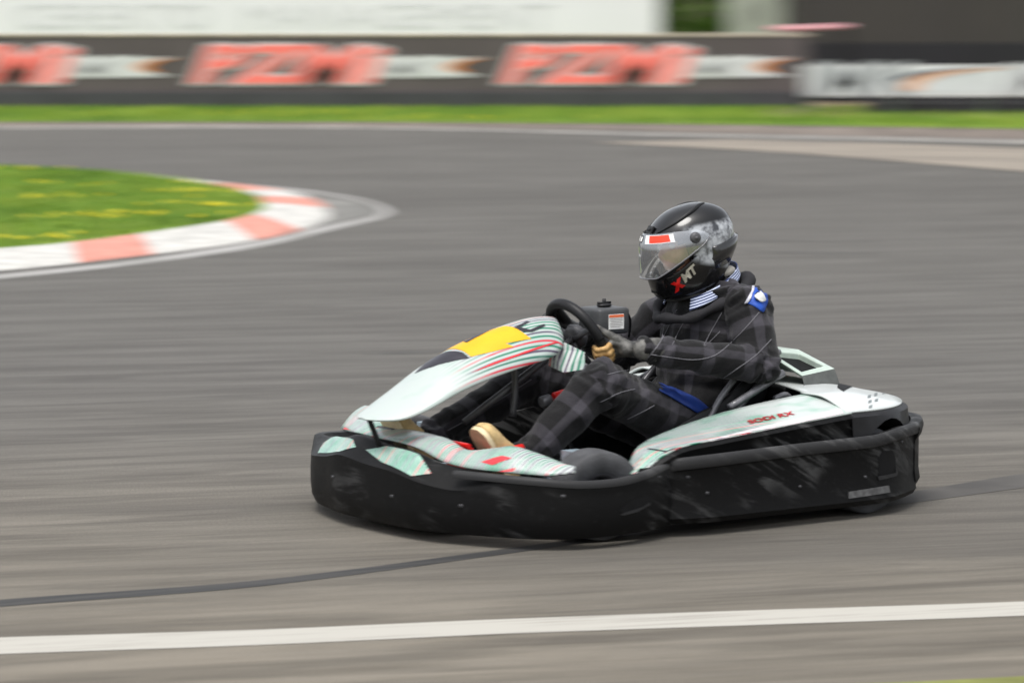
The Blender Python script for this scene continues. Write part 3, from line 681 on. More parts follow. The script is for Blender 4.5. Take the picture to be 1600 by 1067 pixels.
# striped shirt collar and hooded jacket collar
mb = MB(); ring = []
for i in range(29):
    a = 2 * math.pi * i / 28; ring.append((math.cos(a), math.sin(a)))
def collar(name, c0, r0, c1, r1, m, th=.006, rows_=9):
    vs = []
    for k in range(rows_):
        t = k / (rows_ - 1)
        for ca, sa in ring[:-1]:
            if name == 'shirt_collar': q_ = math.atan2(sa, ca) % (2 * math.pi); q_ = R(38) + q_ / (2 * math.pi) * R(284); ca, sa = math.cos(q_), math.sin(q_)
            c = Vector(c0).lerp(Vector(c1), t); rx = r0[0] + (r1[0] - r0[0]) * t; ry = r0[1] + (r1[1] - r0[1]) * t
            vs.append((c.x + rx * ca, c.y + ry * sa, c.z + (-.50 * rx * ca)))
    fs = grid_faces(rows_, 28, name != 'shirt_collar'); return mesh(name, vs, fs, m, person, solid=th)
g = NT('blue_white_striped_knit', .7); z = g.xyz(); c = g.math('ADD', z[2], g.math('MULTIPLY', z[0], .42))
fr = g.math('FRACT', g.math('MULTIPLY', c, 120)); g.col(g.mix(g.step(fr, .45, .58), (.02, .035, .13), (.62, .68, .85)))
collar('shirt_collar', (.205, 0, .706), (.138, .128), (.203, 0, .742), (.126, .116), g.m)
M_SUIT2 = mat('black_hood_cloth', (.014, .0135, .016), .85, noise=.3, nscale=30, bump=.3)
mb = MB(); hoodp = []
for i in range(49):
    a = 2 * math.pi * i / 48; rx, ry = .158, .146; z_ = .680 - .40 * rx * math.cos(a); wv = .006 * math.sin(a * 5 + 1)
    hoodp.append((.205 + (rx + wv) * math.cos(a), (ry + wv) * math.sin(a), z_ + wv))
mb.tube(hoodp, [.017 + .010 * max(0, -math.cos(2 * math.pi * i / 48)) + .004 * math.sin(i * 1.3) for i in range(49)], 12, cap=False); hc = mb.build('jacket_collar', M_SUIT2, person)
# ---- gloves
def glove(s, ph0, main, tan, wr):
    gl = []; mb = MB(); y_s = y_ * s; rad = lambda a: (y_s * math.cos(a) + u_ * math.sin(a))
    kn = []
    for i in range(4):
        a = ph0 + (i - 1.5) * R(7.6); rp_ = WC + rad(a) * RW; ra = rad(a); ln = [.85, 1, .96, .8][i]
        K = rp_ + ra * .020 + n_ * .030; m1 = rp_ + ra * .034 * ln - n_ * .006; m2 = rp_ + ra * .004 - n_ * .033 * ln; tp = rp_ - ra * .024 * ln - n_ * .018
        kn.append(K); r = [.0105, .011, .0108, .0095][i]
        mb.cap2(K, m1, r * 1.12, r); mb.cap2(m1, m2, r, r * .93); mb.cap2(m2, tp, r * .93, r * .85)
    W = Vector(wr); pc = (kn[0] + kn[3]) / 2
    for K in kn: mb.cap2(W.lerp(pc, .25), K, .020, .0125)
    mb.cap2(W, W.lerp(pc, .6), .030, .027)
    cfd = (Vector((.165, .285, .475) if s > 0 else (.33, -.31, .47)) - W).normalized()
    a = ph0 + R(30); rp_ = WC + rad(a) * RW; base = W.lerp(pc, .45) + u_ * .02 - y_s * .012
    t1 = rp_ + n_ * .026 - rad(a) * .006; t2 = rp_ + n_ * .018 - rad(a) * .012 + rad(a + math.pi / 2) * .022
    mb.cap2(base, t1, .015, .0125); mb.cap2(t1, t2, .0125, .010)
    mb.cap2(W + cfd * .035, W - cfd * .012, .047, .036)
    o = mb.build('glove', main, person); md = o.modifiers.new('r', 'REMESH'); md.mode = 'VOXEL'; md.voxel_size = .0035; md.use_smooth_shade = True
    md = o.modifiers.new('s', 'SMOOTH'); md.iterations = 3; md.factor = .5
    bpy.context.view_layer.update(); me = bpy.data.meshes.new_from_object(o.evaluated_get(bpy.context.evaluated_depsgraph_get())); bpy.data.objects.remove(o)
    me.materials.clear(); me.materials.append(main); me.materials.append(tan)
    idx = []
    for p in me.polygons:
        d = (Vector(p.center) - WC).dot(n_); idx.append(1 if d < .018 else 0)
    me.polygons.foreach_set('material_index', idx); q = bpy.data.objects.new('glove', me); link(q, person); return q
M_GLV = mat('grey_black_leather', (.045, .045, .042), .5, noise=.4, nscale=35, bump=.4, bscale=90, col2=(.14, .135, .125)); M_GLVB = mat('black_glove_fingers', (.02, .02, .02), .5, noise=.4, nscale=35, bump=.3); M_TAN = mat('tan_leather', (.42, .22, .06), .55, noise=.3, nscale=40, col2=(.62, .40, .17), bump=.3)
glove(1, R(-24), M_GLV, M_TAN, (.585, .205, .545)); glove(-1, R(14), M_GLVB, M_GLVB, (.575, -.20, .565))
# ---- shoes
M_SHOE = mat('tan_suede', (.50, .36, .17), .8, noise=.2, nscale=40, bump=.3); M_SOLE = mat('cream_sole', (.66, .54, .34), .7, noise=.12, nscale=50)
def shoe(heel, toe, y):
    h, t = Vector(heel), Vector(toe); d = (t - h).normalized(); up = Vector((-d.z, 0, d.x)); L = (t - h).length
    if up.x > 0: up = -up
    mb = MB(); vs = []; n = 20; stn = [(0, .030, .055), (.06, .036, .075), (.2, .038, .085), (.4, .038, .075), (.6, .046, .055), (.8, .048, .042), (.93, .038, .032), (1.0, .016, .014)]
    P = cr(stn, 4)
    for k, wd, ht in P:
        for j in range(n):
            a = 2 * math.pi * j / n; ca, sa = math.cos(a), math.sin(a); yy = wd * (abs(ca) ** .8) * (1 if ca > 0 else -1); zz = ht * (sa if sa > 0 else sa * .25)
            vs.append(h + d * (k * L) + Vector((0, yy, 0)) + up * zz)
    o = mesh('shoe', vs, grid_faces(len(P), n, True) + [tuple(range(n)), tuple((len(P) - 1) * n + j for j in range(n))], M_SHOE, person, auto=50)
    vs = []
    for k, wd, ht in P:
        for yy, zz in ((-wd * 1.04, -.006), (-wd * 1.04, -.024), (wd * 1.04, -.024), (wd * 1.04, -.006)): vs.append(h + d * (k * L) + Vector((0, yy, 0)) + up * zz)
    mesh('sole', vs, grid_faces(len(P), 4, True) + [(0, 1, 2, 3), tuple((len(P) - 1) * 4 + j for j in range(4))], M_SOLE, o, smooth=False, bevel=.004)
    return o
shoe((1.105, .17, .145), (1.225, .17, .338), 0); shoe((1.245, -.15, .165), (1.375, -.15, .37), 0)

# ------------------------------------------------------------------ helmet (own frame: x forward, y left, z up)
HM = Matrix.Translation(Vector((.262, 0, .862))) @ Matrix.Rotation(R(-14), 4, 'Z') @ Matrix.Rotation(R(17), 4, 'Y')
hs_ = [(-.150, .118, -.070, .080), (-.143, .142, -.088, .094), (-.12, .160, -.108, .108), (-.08, .166, -.132, .119), (-.04, .164, -.152, .126), (0, .160, -.165, .129), (.04, .150, -.168, .127), (.08, .126, -.156, .114), (.11, .092, -.126, .091), (.13, .052, -.085, .060), (.1385, .015, -.045, .028), (.140, -.012, -.018, .003)]
HS = cr(hs_, 8)
def hprof(z):
    for a, b in zip(HS, HS[1:]):
        if a[0] <= z <= b[0]:
            t = (z - a[0]) / max(1e-9, b[0] - a[0]); return [a[i] + (b[i] - a[i]) * t for i in (1, 2, 3)]
    return list(HS[0][1:]) if z < HS[0][0] else list(HS[-1][1:])
def hpt(z, th, k=1.0, prof=None):
    xf, xb, wd = prof or hprof(z); cx = (xf + xb) / 2; a = (xf - xb) / 2; c, s = math.cos(th), math.sin(th); e = .92
    return Vector(((cx + a * (abs(c) ** e) * (1 if c > 0 else -1)) * k, wd * (abs(s) ** e) * (1 if s > 0 else -1) * k, z * (k if z > 0 else 1)))
nth = 96; vs = []; fs = []
for (z, *pr) in HS:
    for j in range(nth): vs.append(hpt(z, 2 * math.pi * j / nth, 1, pr))
def in_port(c):
    th = abs(math.degrees(math.atan2(c.y, c.x + .02)))
    if th > 68 or c.x < 0: return False
    hi = .062 - .00022 * max(0, th - 20) * 1.2; lo = -.058 + max(0, th - 35) * .0012
    return lo < c.z < hi
for f in grid_faces(len(HS), nth, True):
    c = sum((vs[i] for i in f), Vector()) / 4
    if not in_port(c): fs.append(f)
g = NT('helmet_shell', .22); x = g.xyz(); g.b.inputs['Specular IOR Level'].default_value = .25; g.b.inputs['Coat Weight'].default_value = .45; g.b.inputs['Coat Roughness'].default_value = .05
mask = g.math('MULTIPLY', g.math('MULTIPLY', g.step(x[0], .055, .01), g.step(g.math('ADD', x[2], g.math('MULTIPLY', x[0], -.5)), -.065, -.04)), g.math('MULTIPLY', g.step(g.math('ADD', x[2], g.math('MULTIPLY', x[0], -.15)), .090, .068), g.step(g.math('ABSOLUTE', x[1]), .03, .06)))
mot = g.noise(26, 5, None, .4); mot2 = g.noise(60, 4)
pat = g.mix(g.step(g.math('ADD', g.math('MULTIPLY', mot, .7), g.math('MULTIPLY', mot2, .3)), .36, .62), (.05, .053, .062), (.50, .52, .55))
grey = g.step(x[2], .02, .09)
basec = g.mix(g.math('MULTIPLY', mask, .9), (.005, .005, .0055), pat)
g.col(basec)
helmet = mesh('helmet', [HM @ v for v in vs], fs, g.m, person, solid=.016); g.m.node_tree  # shell
# object coordinates for the pattern must be in the helmet frame: bake them by giving the mesh that frame
helmet.data.transform((HM).inverted()); helmet.matrix_local = HM
def hpart(name, mb, m, parent=None, **k):
    o = mb.build(name, m, parent or helmet, **k); return o
# liner
MB().ell((-.005, 0, -.005), (.138, .112, .118), n=32, q=20).build('liner_raw', M_DARK, helmet)
ln = bpy.data.objects['liner_raw']; me = ln.data; bm = bmesh.new(); bm.from_mesh(me)
bmesh.ops.delete(bm, geom=[f for f in bm.faces if f.calc_center_median().z < -.085 or (f.calc_center_median().x > .055 and -.075 < f.calc_center_median().z < .07)], context='FACES'); bm.to_mesh(me); bm.free(); ln.name = 'liner'; ln.data.name = 'liner'
# chin bar rim, edge trims
mb = MB(); mb.tube([hpt(-.150, 2 * math.pi * j / 60, .995) for j in range(61)], .0085, 8, cap=False); hpart('edge_trim', mb, M_RAIL)
mb = MB(); P = []
for j in range(41):
    th = R(-66 + 132 * j / 40); lo = -.060 + max(0, abs(math.degrees(th)) - 35) * .0012; P.append(hpt(lo, th, 1.004))
mb.tube(P, .005, 8); P = [hpt(.064 - .00026 * max(0, abs(-66 + 132 * j / 40) - 20), R(-66 + 132 * j / 40), 1.004) for j in range(41)]; mb.tube(P, .004, 8); hpart('port_gasket', mb, M_BLK2)
# visor: clear shell turned up a little about its pivots
PIV = Vector((.012, 0, .042)); VR = Matrix.Translation(PIV) @ Matrix.Rotation(R(-7), 4, 'Y') @ Matrix.Translation(-PIV)
vs = []; nu, nv = 49, 15
for i in range(nu):
    th = R(-97 + 194 * i / (nu - 1)); e = abs(math.degrees(th)); hi = .074 - .016 * max(0, (e - 55) / 42) ** 2.2 - .010 * max(0, (e - 88) / 9) ** 2; lo = -.074 + .088 * max(0, (e - 30) / 60) ** 1.3 + .010 * max(0, (e - 88) / 9) ** 2
    for j in range(nv):
        z = lo + (hi - lo) * j / (nv - 1); vs.append(VR @ (hpt(z, th, 1.0) + Vector((math.cos(th) * .009, math.sin(th) * .006, 0))))
gl = NT('clear_visor', .04); gl.b.inputs['Transmission Weight'].default_value = 0
tr = gl.t.nodes.new('ShaderNodeBsdfTransparent'); tr.inputs[0].default_value = (.93, .94, .94, 1); gs = gl.t.nodes.new('ShaderNodeBsdfGlossy'); gs.inputs['Roughness'].default_value = .05; gs.inputs['Color'].default_value = (.9, .92, .95, 1)
fr_ = gl.t.nodes.new('ShaderNodeFresnel'); fr_.inputs[0].default_value = 1.7; mx = gl.t.nodes.new('ShaderNodeMixShader'); ff = gl.math('ADD', fr_.outputs[0], .16, clamp=True)
gl.t.links.new(ff, mx.inputs[0]); gl.t.links.new(tr.outputs[0], mx.inputs[1]); gl.t.links.new(gs.outputs[0], mx.inputs[2])
out = gl.t.nodes['Material Output']; df = gl.t.nodes.new('ShaderNodeBsdfDiffuse'); df.inputs[0].default_value = (.72, .74, .77, 1); m2 = gl.t.nodes.new('ShaderNodeMixShader'); m2.inputs[0].default_value = .09; gl.t.links.new(mx.outputs[0], m2.inputs[1]); gl.t.links.new(df.outputs[0], m2.inputs[2]); gl.t.links.new(m2.outputs[0], out.inputs[0])  # pale diffuse layer paints haze and a brighter reflection onto the visor
visor = mesh('visor', vs, grid_faces(nu, nv), gl.m, helmet)
# visor rim edge, pivot discs, sticker
mb = MB(); mb.tube([Vector(vs[i * nv]) for i in range(nu)], .0028, 6); mb.build('visor_edge', mat('smoke_edge', (.12, .12, .13), .2, coat=.5), visor)
for s in (1, -1):
    mb = MB(); c = VR @ (hpt(.044, R(82 * s), 1.0) + Vector((0, s * .009, 0)))
    mb.lathe([(0, s * .007), (.014, s * .007), (.018, s * .003), (.020, -s * .006)], c, n=24); mb.lathe([(0, s * .010), (.006, s * .010), (.006, s * .006)], c, n=12); mb.build('visor_pivot', M_DGREY, visor)
def vpatch(name, th0, th1, z0, z1, m, off=.0012, parent=visor, sk=0):
    P = []; n1, n2 = 16, 4
    for i in range(n1):
        th = R(th0 + (th1 - th0) * i / (n1 - 1))
        for j in range(n2):
            z = z0 + (z1 - z0) * j / (n2 - 1); tt = th + R(sk) * j / (n2 - 1); P.append(VR @ (hpt(z, tt, 1.0) + Vector((math.cos(tt) * (.009 + off), math.sin(tt) * (.006 + off), 0))))
    return mesh(name, P, grid_faces(n1, n2), m, parent)
vpatch('visor_sticker', 8, 58, .043, .070, mat('white_sticker', (.75, .75, .75), .4), .0012, sk=-4); vpatch('visor_sticker', 18, 52, .046, .069, mat('orange_red_sticker', (.80, .045, .015), .4), .002, sk=-4)
vpatch('visor_sticker', -40, -4, .045, .068, M_BVIN, .0015)
for k in range(3): vpatch('sticker_lettering', -2 - k * 9, -8 - k * 9, .050, .064, M_LBL, .0026)
# brow vent, top ribs, rear spoiler, chin vent
mb = MB()
for s in (1, -1):
    mb.tube([hpt(.085 + .045 * math.sin(math.pi * t * .62), s * R(22 + 135 * t), 1.006) for t in [i / 18 for i in range(19)]], [.002 + .0055 * math.sin(math.pi * i / 18) for i in range(19)], 8)
hpart('crown_rib', mb, M_BLK2)
mb = MB(); mb.box((.116, 0, .096), (.030, .045, .008), Matrix.Rotation(R(48), 3, 'Y')); mb.box((.120, 0, .100), (.010, .026, .006), Matrix.Rotation(R(48), 3, 'Y')); hpart('brow_vent', mb, M_BLK2, smooth=False, bevel=.004)
mb = MB(); mb.box((.160, 0, -.108), (.008, .05, .014), Matrix.Rotation(R(-12), 3, 'Y')); hpart('chin_vent', mb, M_DARK, smooth=False, bevel=.004)
vsx = []
for j in range(25):
    th = R(100 + 160 * j / 24); k = math.sin(math.pi * j / 24) ** .5
    vsx += [hpt(-.005, th, 1.0) - Vector((0, 0, 0)), hpt(-.01, th, 1.0 + .09 * k), hpt(-.045, th, 1.0 + .075 * k), hpt(-.085, th, 1.0)]
mesh('rear_spoiler', vsx, grid_faces(25, 4), mat('gloss_black_fin', (.012, .012, .013), .2, coat=.6), helmet, solid=.004)
# side lettering and red mark
hb_me = helmet.data; hbv = BVHTree.FromPolygons([v.co.copy() for v in hb_me.vertices], [tuple(p.vertices) for p in hb_me.polygons])
def htext(body, c, ang, size, m, bold=0, sx=1.0, name='helmet_lettering'):
    nm = Vector((.25, 1, -.1)).normalized(); ex = Vector((-math.cos(ang), .25, math.sin(ang))); ex = (ex - nm * ex.dot(nm)).normalized(); ey = nm.cross(ex)
    Mt = Matrix((ex, ey, nm)).transposed().to_4x4(); Mt.translation = Vector(c)
    o = text_obj(name, body, size, m, Mt, helmet, bold, .25, .0003, 1, sx)
    for v in o.data.vertices:
        h = hbv.ray_cast(v.co + nm * .12, -nm)
        if h[0] is not None: v.co = h[0] + nm * .0015
    return o
htext('MT', (.070, .12, -.070), R(28), .042, mat('bone_print', (.60, .57, .48), .4), .002, 1.0)
htext('X', (.112, .10, -.098), R(28), .040, M_RED, .004, 1.0)
vpr = 0
mb = MB(); mb.ell((-.085, .055, -.115), (.035, .03, .018)); hpart('neck_roll', mb, mat('pale_lining', (.42, .40, .36), .8, noise=.2))

# ------------------------------------------------------------------ ground, track, markings
g = NT('asphalt', .9)
P = g.t.nodes.new('ShaderNodeNewGeometry').outputs['Position']
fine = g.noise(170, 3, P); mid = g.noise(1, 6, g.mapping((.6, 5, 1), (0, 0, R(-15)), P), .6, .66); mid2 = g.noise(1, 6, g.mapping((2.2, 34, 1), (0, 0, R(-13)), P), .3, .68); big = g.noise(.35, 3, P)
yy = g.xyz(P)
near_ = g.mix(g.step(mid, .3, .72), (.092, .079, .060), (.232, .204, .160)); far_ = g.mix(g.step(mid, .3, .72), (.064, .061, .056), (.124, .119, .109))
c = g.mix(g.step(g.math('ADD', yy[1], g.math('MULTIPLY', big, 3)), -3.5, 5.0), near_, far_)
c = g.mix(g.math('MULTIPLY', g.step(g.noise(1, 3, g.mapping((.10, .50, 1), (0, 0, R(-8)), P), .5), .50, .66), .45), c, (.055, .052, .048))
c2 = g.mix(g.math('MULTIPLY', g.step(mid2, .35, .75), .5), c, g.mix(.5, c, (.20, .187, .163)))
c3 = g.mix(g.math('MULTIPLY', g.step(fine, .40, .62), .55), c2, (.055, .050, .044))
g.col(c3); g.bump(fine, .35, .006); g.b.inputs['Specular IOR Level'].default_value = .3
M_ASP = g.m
def sheet(name, pts, z, m, kind='structure', th=0):
    n = len(pts); v, _, f, *_ = delaunay_2d_cdt([Vector(p[:2]) for p in pts], [], [list(range(n))], 1, 1e-5)
    o = mesh(name, [(p.x, p.y, z) for p in v], f, m, smooth=False); 
    bm = bmesh.new(); bm.from_mesh(o.data)
    for fc in bm.faces:
        if fc.normal.z < 0: fc.normal_flip()
    bm.to_mesh(o.data); bm.free()
    return tag(o, kind=kind) if kind else o
M_EARTH = mat('dry_earth', (.17, .13, .085), .95, noise=.35, nscale=2)
sheet('ground', [(-400, -60), (400, -60), (400, 700), (-400, 700)], -.03, M_EARTH)
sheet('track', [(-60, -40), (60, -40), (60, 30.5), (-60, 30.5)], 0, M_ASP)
g = NT('road_paint', .75); P = g.t.nodes.new('ShaderNodeNewGeometry').outputs['Position']
wr_ = g.noise(1, 6, g.mapping((1.4, 30, 1), (0, 0, R(-16)), P), .3, .65); g.col(g.mix(g.step(wr_, .50, .74), (.37, .355, .315), (.20, .185, .16))); M_PAINT = g.m
def ribbon(name, a, b, z, m, kind='structure', n=8, ext=(0, 0)):
    a, b = [tuple(p) for p in a], [tuple(p) for p in b]
    def more(P, i, j, d):
        t = Vector((P[i][0] - P[j][0], P[i][1] - P[j][1])).normalized(); return (P[i][0] + t.x * d, P[i][1] + t.y * d)
    A, Bq = cr(a, n), cr(b, n)
    if ext[0]: A, Bq = [more(A, 0, 1, ext[0])] + A, [more(Bq, 0, 1, ext[0])] + Bq
    if ext[1]: A, Bq = A + [more(A, -1, -2, ext[1])], Bq + [more(Bq, -1, -2, ext[1])]
    A, Bq = A, Bq; vs = []
    for p, q in zip(A, Bq): vs += [(p[0], p[1], z), (q[0], q[1], z)]
    o = mesh(name, vs, grid_faces(len(A), 2), m, smooth=False)
    return tag(o, kind=kind)
def G(pts): return [gp(*p) for p in pts]
ribbon('track_marking', G([(-500, 1012), (0, 996), (400, 984), (800, 967), (1200, 953), (1600, 940), (2200, 915)]), G([(-500, 1042), (0, 1022), (400, 1008), (800, 990), (1200, 976), (1600, 962), (2200, 936)]), .0016, M_PAINT, ext=(9, 14))
ribbon('track_marking', G([(-300, 457), (0, 429), (200, 408), (400, 378), (510, 353), (590, 336), (585, 322), (540, 310), (450, 298), (330, 288), (200, 276)]), G([(-300, 465), (0, 436), (200, 415), (400, 387), (520, 359), (604, 338), (600, 322), (550, 308), (455, 295), (335, 285), (200, 274)]), .0016, mat('worn_white_paint', (.44, .43, .41), .8, noise=.3, nscale=1.2, col2=(.22, .215, .20)))
ribbon('track_marking', G([(-400, 201), (0, 199), (400, 197.5), (700, 201), (1000, 208), (1300, 214), (1600, 220), (2000, 232)]), G([(-400, 204.5), (0, 202), (400, 200.5), (700, 204), (1000, 212), (1300, 218), (1600, 225), (2000, 237)]), .0036, mat('faded_edge_paint', (.24, .23, .21), .85, noise=.25, nscale=2), ext=(25, 20))
g = NT('rubber_mark', .8); P = g.t.nodes.new('ShaderNodeNewGeometry').outputs['Position']; f_ = g.noise(1, 5, g.mapping((.8, 34, 1), (0, 0, R(-27)), P), .1, .6); g.col(g.mix(g.step(f_, .35, .7), (.018, .018, .018), (.042, .040, .037))); M_RUB = g.m
ribbon('skid_mark', G([(-300, 968), (0, 937), (400, 907), (800, 856), (1000, 828)]), G([(-300, 980), (0, 948), (400, 916.5), (800, 864), (1000, 835)]), .0012, M_RUB, ext=(5, 0))
ribbon('skid_mark', G([(1000, 828), (1200, 797), (1400, 772), (1600, 740), (1900, 700)]), G([(1000, 838), (1200, 811), (1400, 789), (1600, 762), (1900, 724)]), .0012, mat('faint_rubber', (.062, .058, .053), .85, noise=.3, nscale=3), ext=(0, 7))
for a in [(560, 553, 800, 541, 5), (850, 292, 1200, 286, 2), (1000, 372, 1380, 378, 2), (1150, 392, 1390, 396, 3),]:
    x0, y0, x1, y1, t = a
    ribbon('skid_mark', G([(x0, y0), ((x0 + x1) / 2, (y0 + y1) / 2 - .6), (x1, y1)]), G([(x0, y0 + .4), ((x0 + x1) / 2, (y0 + y1) / 2 + t), (x1, y1 + .4)]), .0010, M_ASP2 if 'M_ASP2' in globals() else globals().setdefault('M_ASP2', mat('rubbered_asphalt', (.070, .066, .060), .85, noise=.2, nscale=4)))
sheet('kerb_apron', G([(432, 372), (500, 352), (540, 344), (590, 334), (583, 323), (540, 312), (450, 300), (330, 289.5), (380, 290), (482, 307), (516, 333), (490, 354)]), .0008, mat('pale_worn_apron', (.15, .147, .135), .9, noise=.2, nscale=1.6))
sheet('grass_edge', G([(-2500, 1240), (0, 1110), (1300, 1071), (1450, 1066), (1600, 1058), (2000, 1035), (3500, 960)]) + [(14, -12), (8, -30), (-14, -30)], .004, mat('dry_green_turf', (.16, .17, .04), .9, noise=.3, nscale=6))
# pale concrete apron on the outside of the bend, earth strip
g = NT('dusty_concrete', .9); P = g.t.nodes.new('ShaderNodeNewGeometry').outputs['Position']; f_ = g.noise(1, 5, g.mapping((.35, 4, 1), (0, 0, R(22)), P), .2, .6); g.col(g.mix(g.step(f_, .3, .7), (.14, .122, .10), (.27, .235, .19)))
sheet('run_off', G([(930, 223.5), (1150, 219), (1400, 226), (1700, 236), (2100, 262), (2100, 318), (1600, 269), (1420, 254), (1250, 241), (1080, 231)]), .006, g.m)
sheet('dirt_strip', [(-60, 29.2), (-2, 29.9), (1.0, 29.0), (3, 27.6), (6, 26.4), (12, 24), (60, 10), (60, 33), (-60, 31.5)], .002, mat('brown_dust', (.15, .125, .105), .95, noise=.25, nscale=1.2))
# ---- grass
g = NT('turf', .9); P = g.t.nodes.new('ShaderNodeNewGeometry').outputs['Position']
f1 = g.noise(1, 5, g.mapping((.5, 1.6, 1), (0, 0, 0), P), .3); f2 = g.noise(1, 4, g.mapping((6, 14, 1), (0, 0, 0), P))
g.col(g.mix(g.step(f1, .32, .68), g.mix(f2, (.07, .145, .009), (.12, .215, .013)), g.mix(f2, (.14, .215, .018), (.21, .28, .03)))); g.bump(f2, .6, .03); M_TURF = g.m
verge = sheet('grass_verge', [(-80, 30.6), (-2, 31.1), (2, 30.5), (5, 29.5), (9, 27.8), (14, 25.4), (60, 12), (60, 60), (-80, 60)], .012, M_TURF)
isl_out = cr([(*p, 0) for p in G([(-700, 452), (-300, 417), (0, 395), (130, 383), (340, 353), (405, 336), (412, 326), (390, 310), (330, 295), (200, 277), (0, 265), (-400, 252), (-900, 245)])], 6)
isl = [(p[0], p[1]) for p in isl_out]
sheet('grass_island', isl, .03, M_TURF)
def blades(name, inside, bbox, n, h, cols, hz, kind='stuff'):
    x0, x1, y0, y1 = bbox; pts = np.column_stack([rng.uniform(x0, x1, n), rng.uniform(y0, y1, n)]); pts = pts[inside(pts)]; n = len(pts)
    ang = rng.uniform(0, 6.28, n); hh = h * rng.uniform(.5, 1.2, n); wd = .006 + .006 * rng.random(n); lean = rng.normal(0, .5, (n, 2)) * hh[:, None]
    V = np.zeros((n, 3, 3)); dx = np.cos(ang) * wd; dy = np.sin(ang) * wd
    V[:, 0] = np.column_stack([pts[:, 0] - dx, pts[:, 1] - dy, np.full(n, hz)]); V[:, 1] = np.column_stack([pts[:, 0] + dx, pts[:, 1] + dy, np.full(n, hz)]); V[:, 2] = np.column_stack([pts + lean, hz + hh])
    me = bpy.data.meshes.new(name); me.vertices.add(3 * n); me.vertices.foreach_set('co', V.ravel()); me.loops.add(3 * n); me.loops.foreach_set('vertex_index', np.arange(3 * n)); me.polygons.add(n)
    me.polygons.foreach_set('loop_start', np.arange(0, 3 * n, 3)); 
    for c in cols: me.materials.append(c)
    cl = np.array([mnoise.noise(Vector((p[0] * .9, p[1] * .6, 0))) for p in pts]) + rng.normal(0, .35, n)
    me.polygons.foreach_set('material_index', np.clip(((cl + .6) / 1.2 * len(cols)).astype(int), 0, len(cols) - 1)); me.update(); me.validate()
    o = bpy.data.objects.new(name, me); link(o); return tag(o, kind=kind)
def poly_in(poly):
    P = np.array(poly)
    def f(q):
        ins = np.zeros(len(q), bool); j = len(P) - 1
        for i in range(len(P)):
            a, b = P[i], P[j]; c = ((a[1] > q[:, 1]) != (b[1] > q[:, 1])) & (q[:, 0] < (b[0] - a[0]) * (q[:, 1] - a[1]) / (b[1] - a[1] + 1e-12) + a[0]); ins ^= c; j = i
        return ins
    return f
GC = [mat('grass_dark', (.078, .160, .010), .7), mat('grass_mid', (.122, .225, .013), .7), mat('grass_light', (.16, .275, .018), .7), mat('grass_dry', (.23, .30, .035), .75)]
ii = poly_in(isl)
tag(blades('grass', ii, (-12, -1.8, 8.0, 23), 110000, .04, GC, .03), 'short green grass on the inside of the bend', 'grass')
tag(blades('grass', poly_in([(-16, 30.8), (-2, 31.3), (2, 30.7), (5, 29.8), (9, 28.2), (14, 26), (14, 36), (-16, 36)]), (-16, 14, 26, 36), 80000, .07, GC, .012), 'strip of green grass below the advertising wall', 'grass')
# dandelions
mb = MB()
def dand(cx, cy, n, sx, sy, z):
    for _ in range(n):
        x, y = cx + random.gauss(0, sx), cy + random.gauss(0, sy)
        if z == .03 and not ii(np.array([[x, y]]))[0]: continue
        mb.ell((x, y, z + random.uniform(.03, .055)), (.02, .02, .010), n=7, q=4)
for px, py, n, sx in [(200, 352, 14, .45), (240, 348, 10, .5), (325, 334, 14, .25), (300, 310, 10, .4), (20, 385, 12, .3), (60, 320, 8, .5), (150, 300, 8, .6), (30, 275, 10, .5)]:
    c = gp(px, py); dand(c[0], c[1], n, sx, .09, .03)
for px, py, n, sx in [(320, 184, 16, 1.2), (400, 181, 18, .8), (720, 190, 12, .6), (660, 189, 10, .8)]:
    c = gp(px, py); dand(c[0], c[1], n, sx, .25, .012)
tag(mb.build('dandelion_flowers', mat('dandelion_yellow', (.75, .60, .02), .7)), 'yellow dandelions scattered in the grass', 'flowers', kind='stuff')
# ---- kerb with red and white blocks
ki = G([(-700, 452), (-300, 417), (0, 396), (130, 384), (340, 354), (405, 336.5), (412, 326), (392, 310), (332, 295), (200, 277)])
ko = G([(-700, 485), (-300, 448), (0, 423), (140, 409), (380, 379), (490, 353), (514, 333), (480, 308), (380, 291), (205, 273.5)])
KI, KO2 = cr(ki, 10), cr(ko, 10); L = [0]
for a, b in zip(KO2, KO2[1:]): L.append(L[-1] + math.hypot(a[0] - b[0], a[1] - b[1]))
vs = []; mi = []; fs = []
for a, b in zip(KI, KO2):
    a, b = np.array(a), np.array(b); m_ = (a + b) / 2
    vs += [(*(a), .03), (*(a * .98 + b * .02), .036), (*m_, .032), (*(b * .95 + a * .05), .016), (*b, .001)]
# colour breaks where the photo shows them
brk = [(-10000, 0), (124, 1), (238, 0), (378, 1), (432, 0), (9999, 0)]
def kcol(p):
    v = Vector((p[0], p[1], 0)) - CW; d = v.dot(cf); px = 800 + v.x / d * FPX; py = 533.5 - v.dot(cu) / d * FPX
    if py > 335:
        for (a, c_), (b, _) in zip(brk, brk[1:]):
            if a <= px < b: return c_
        return 0
    if 313 < py < 325: return 1
    if py <= 303 and 345 < px < 425: return 1
    return 0
for i in range(len(KI) - 1):
    cc = kcol(((KI[i][0] + KO2[i + 1][0]) / 2, (KI[i][1] + KO2[i + 1][1]) / 2))
    for j in range(4): fs.append((i * 5 + j, i * 5 + j + 1, i * 5 + j + 6, i * 5 + j + 5)); mi.append(cc)
tag(mesh('kerb', vs, fs, [mat('kerb_white', (.46, .45, .42), .8, noise=.2, nscale=6), mat('kerb_red', (.50, .215, .165), .8, noise=.2, nscale=6)], mi=mi, smooth=False), kind='structure')

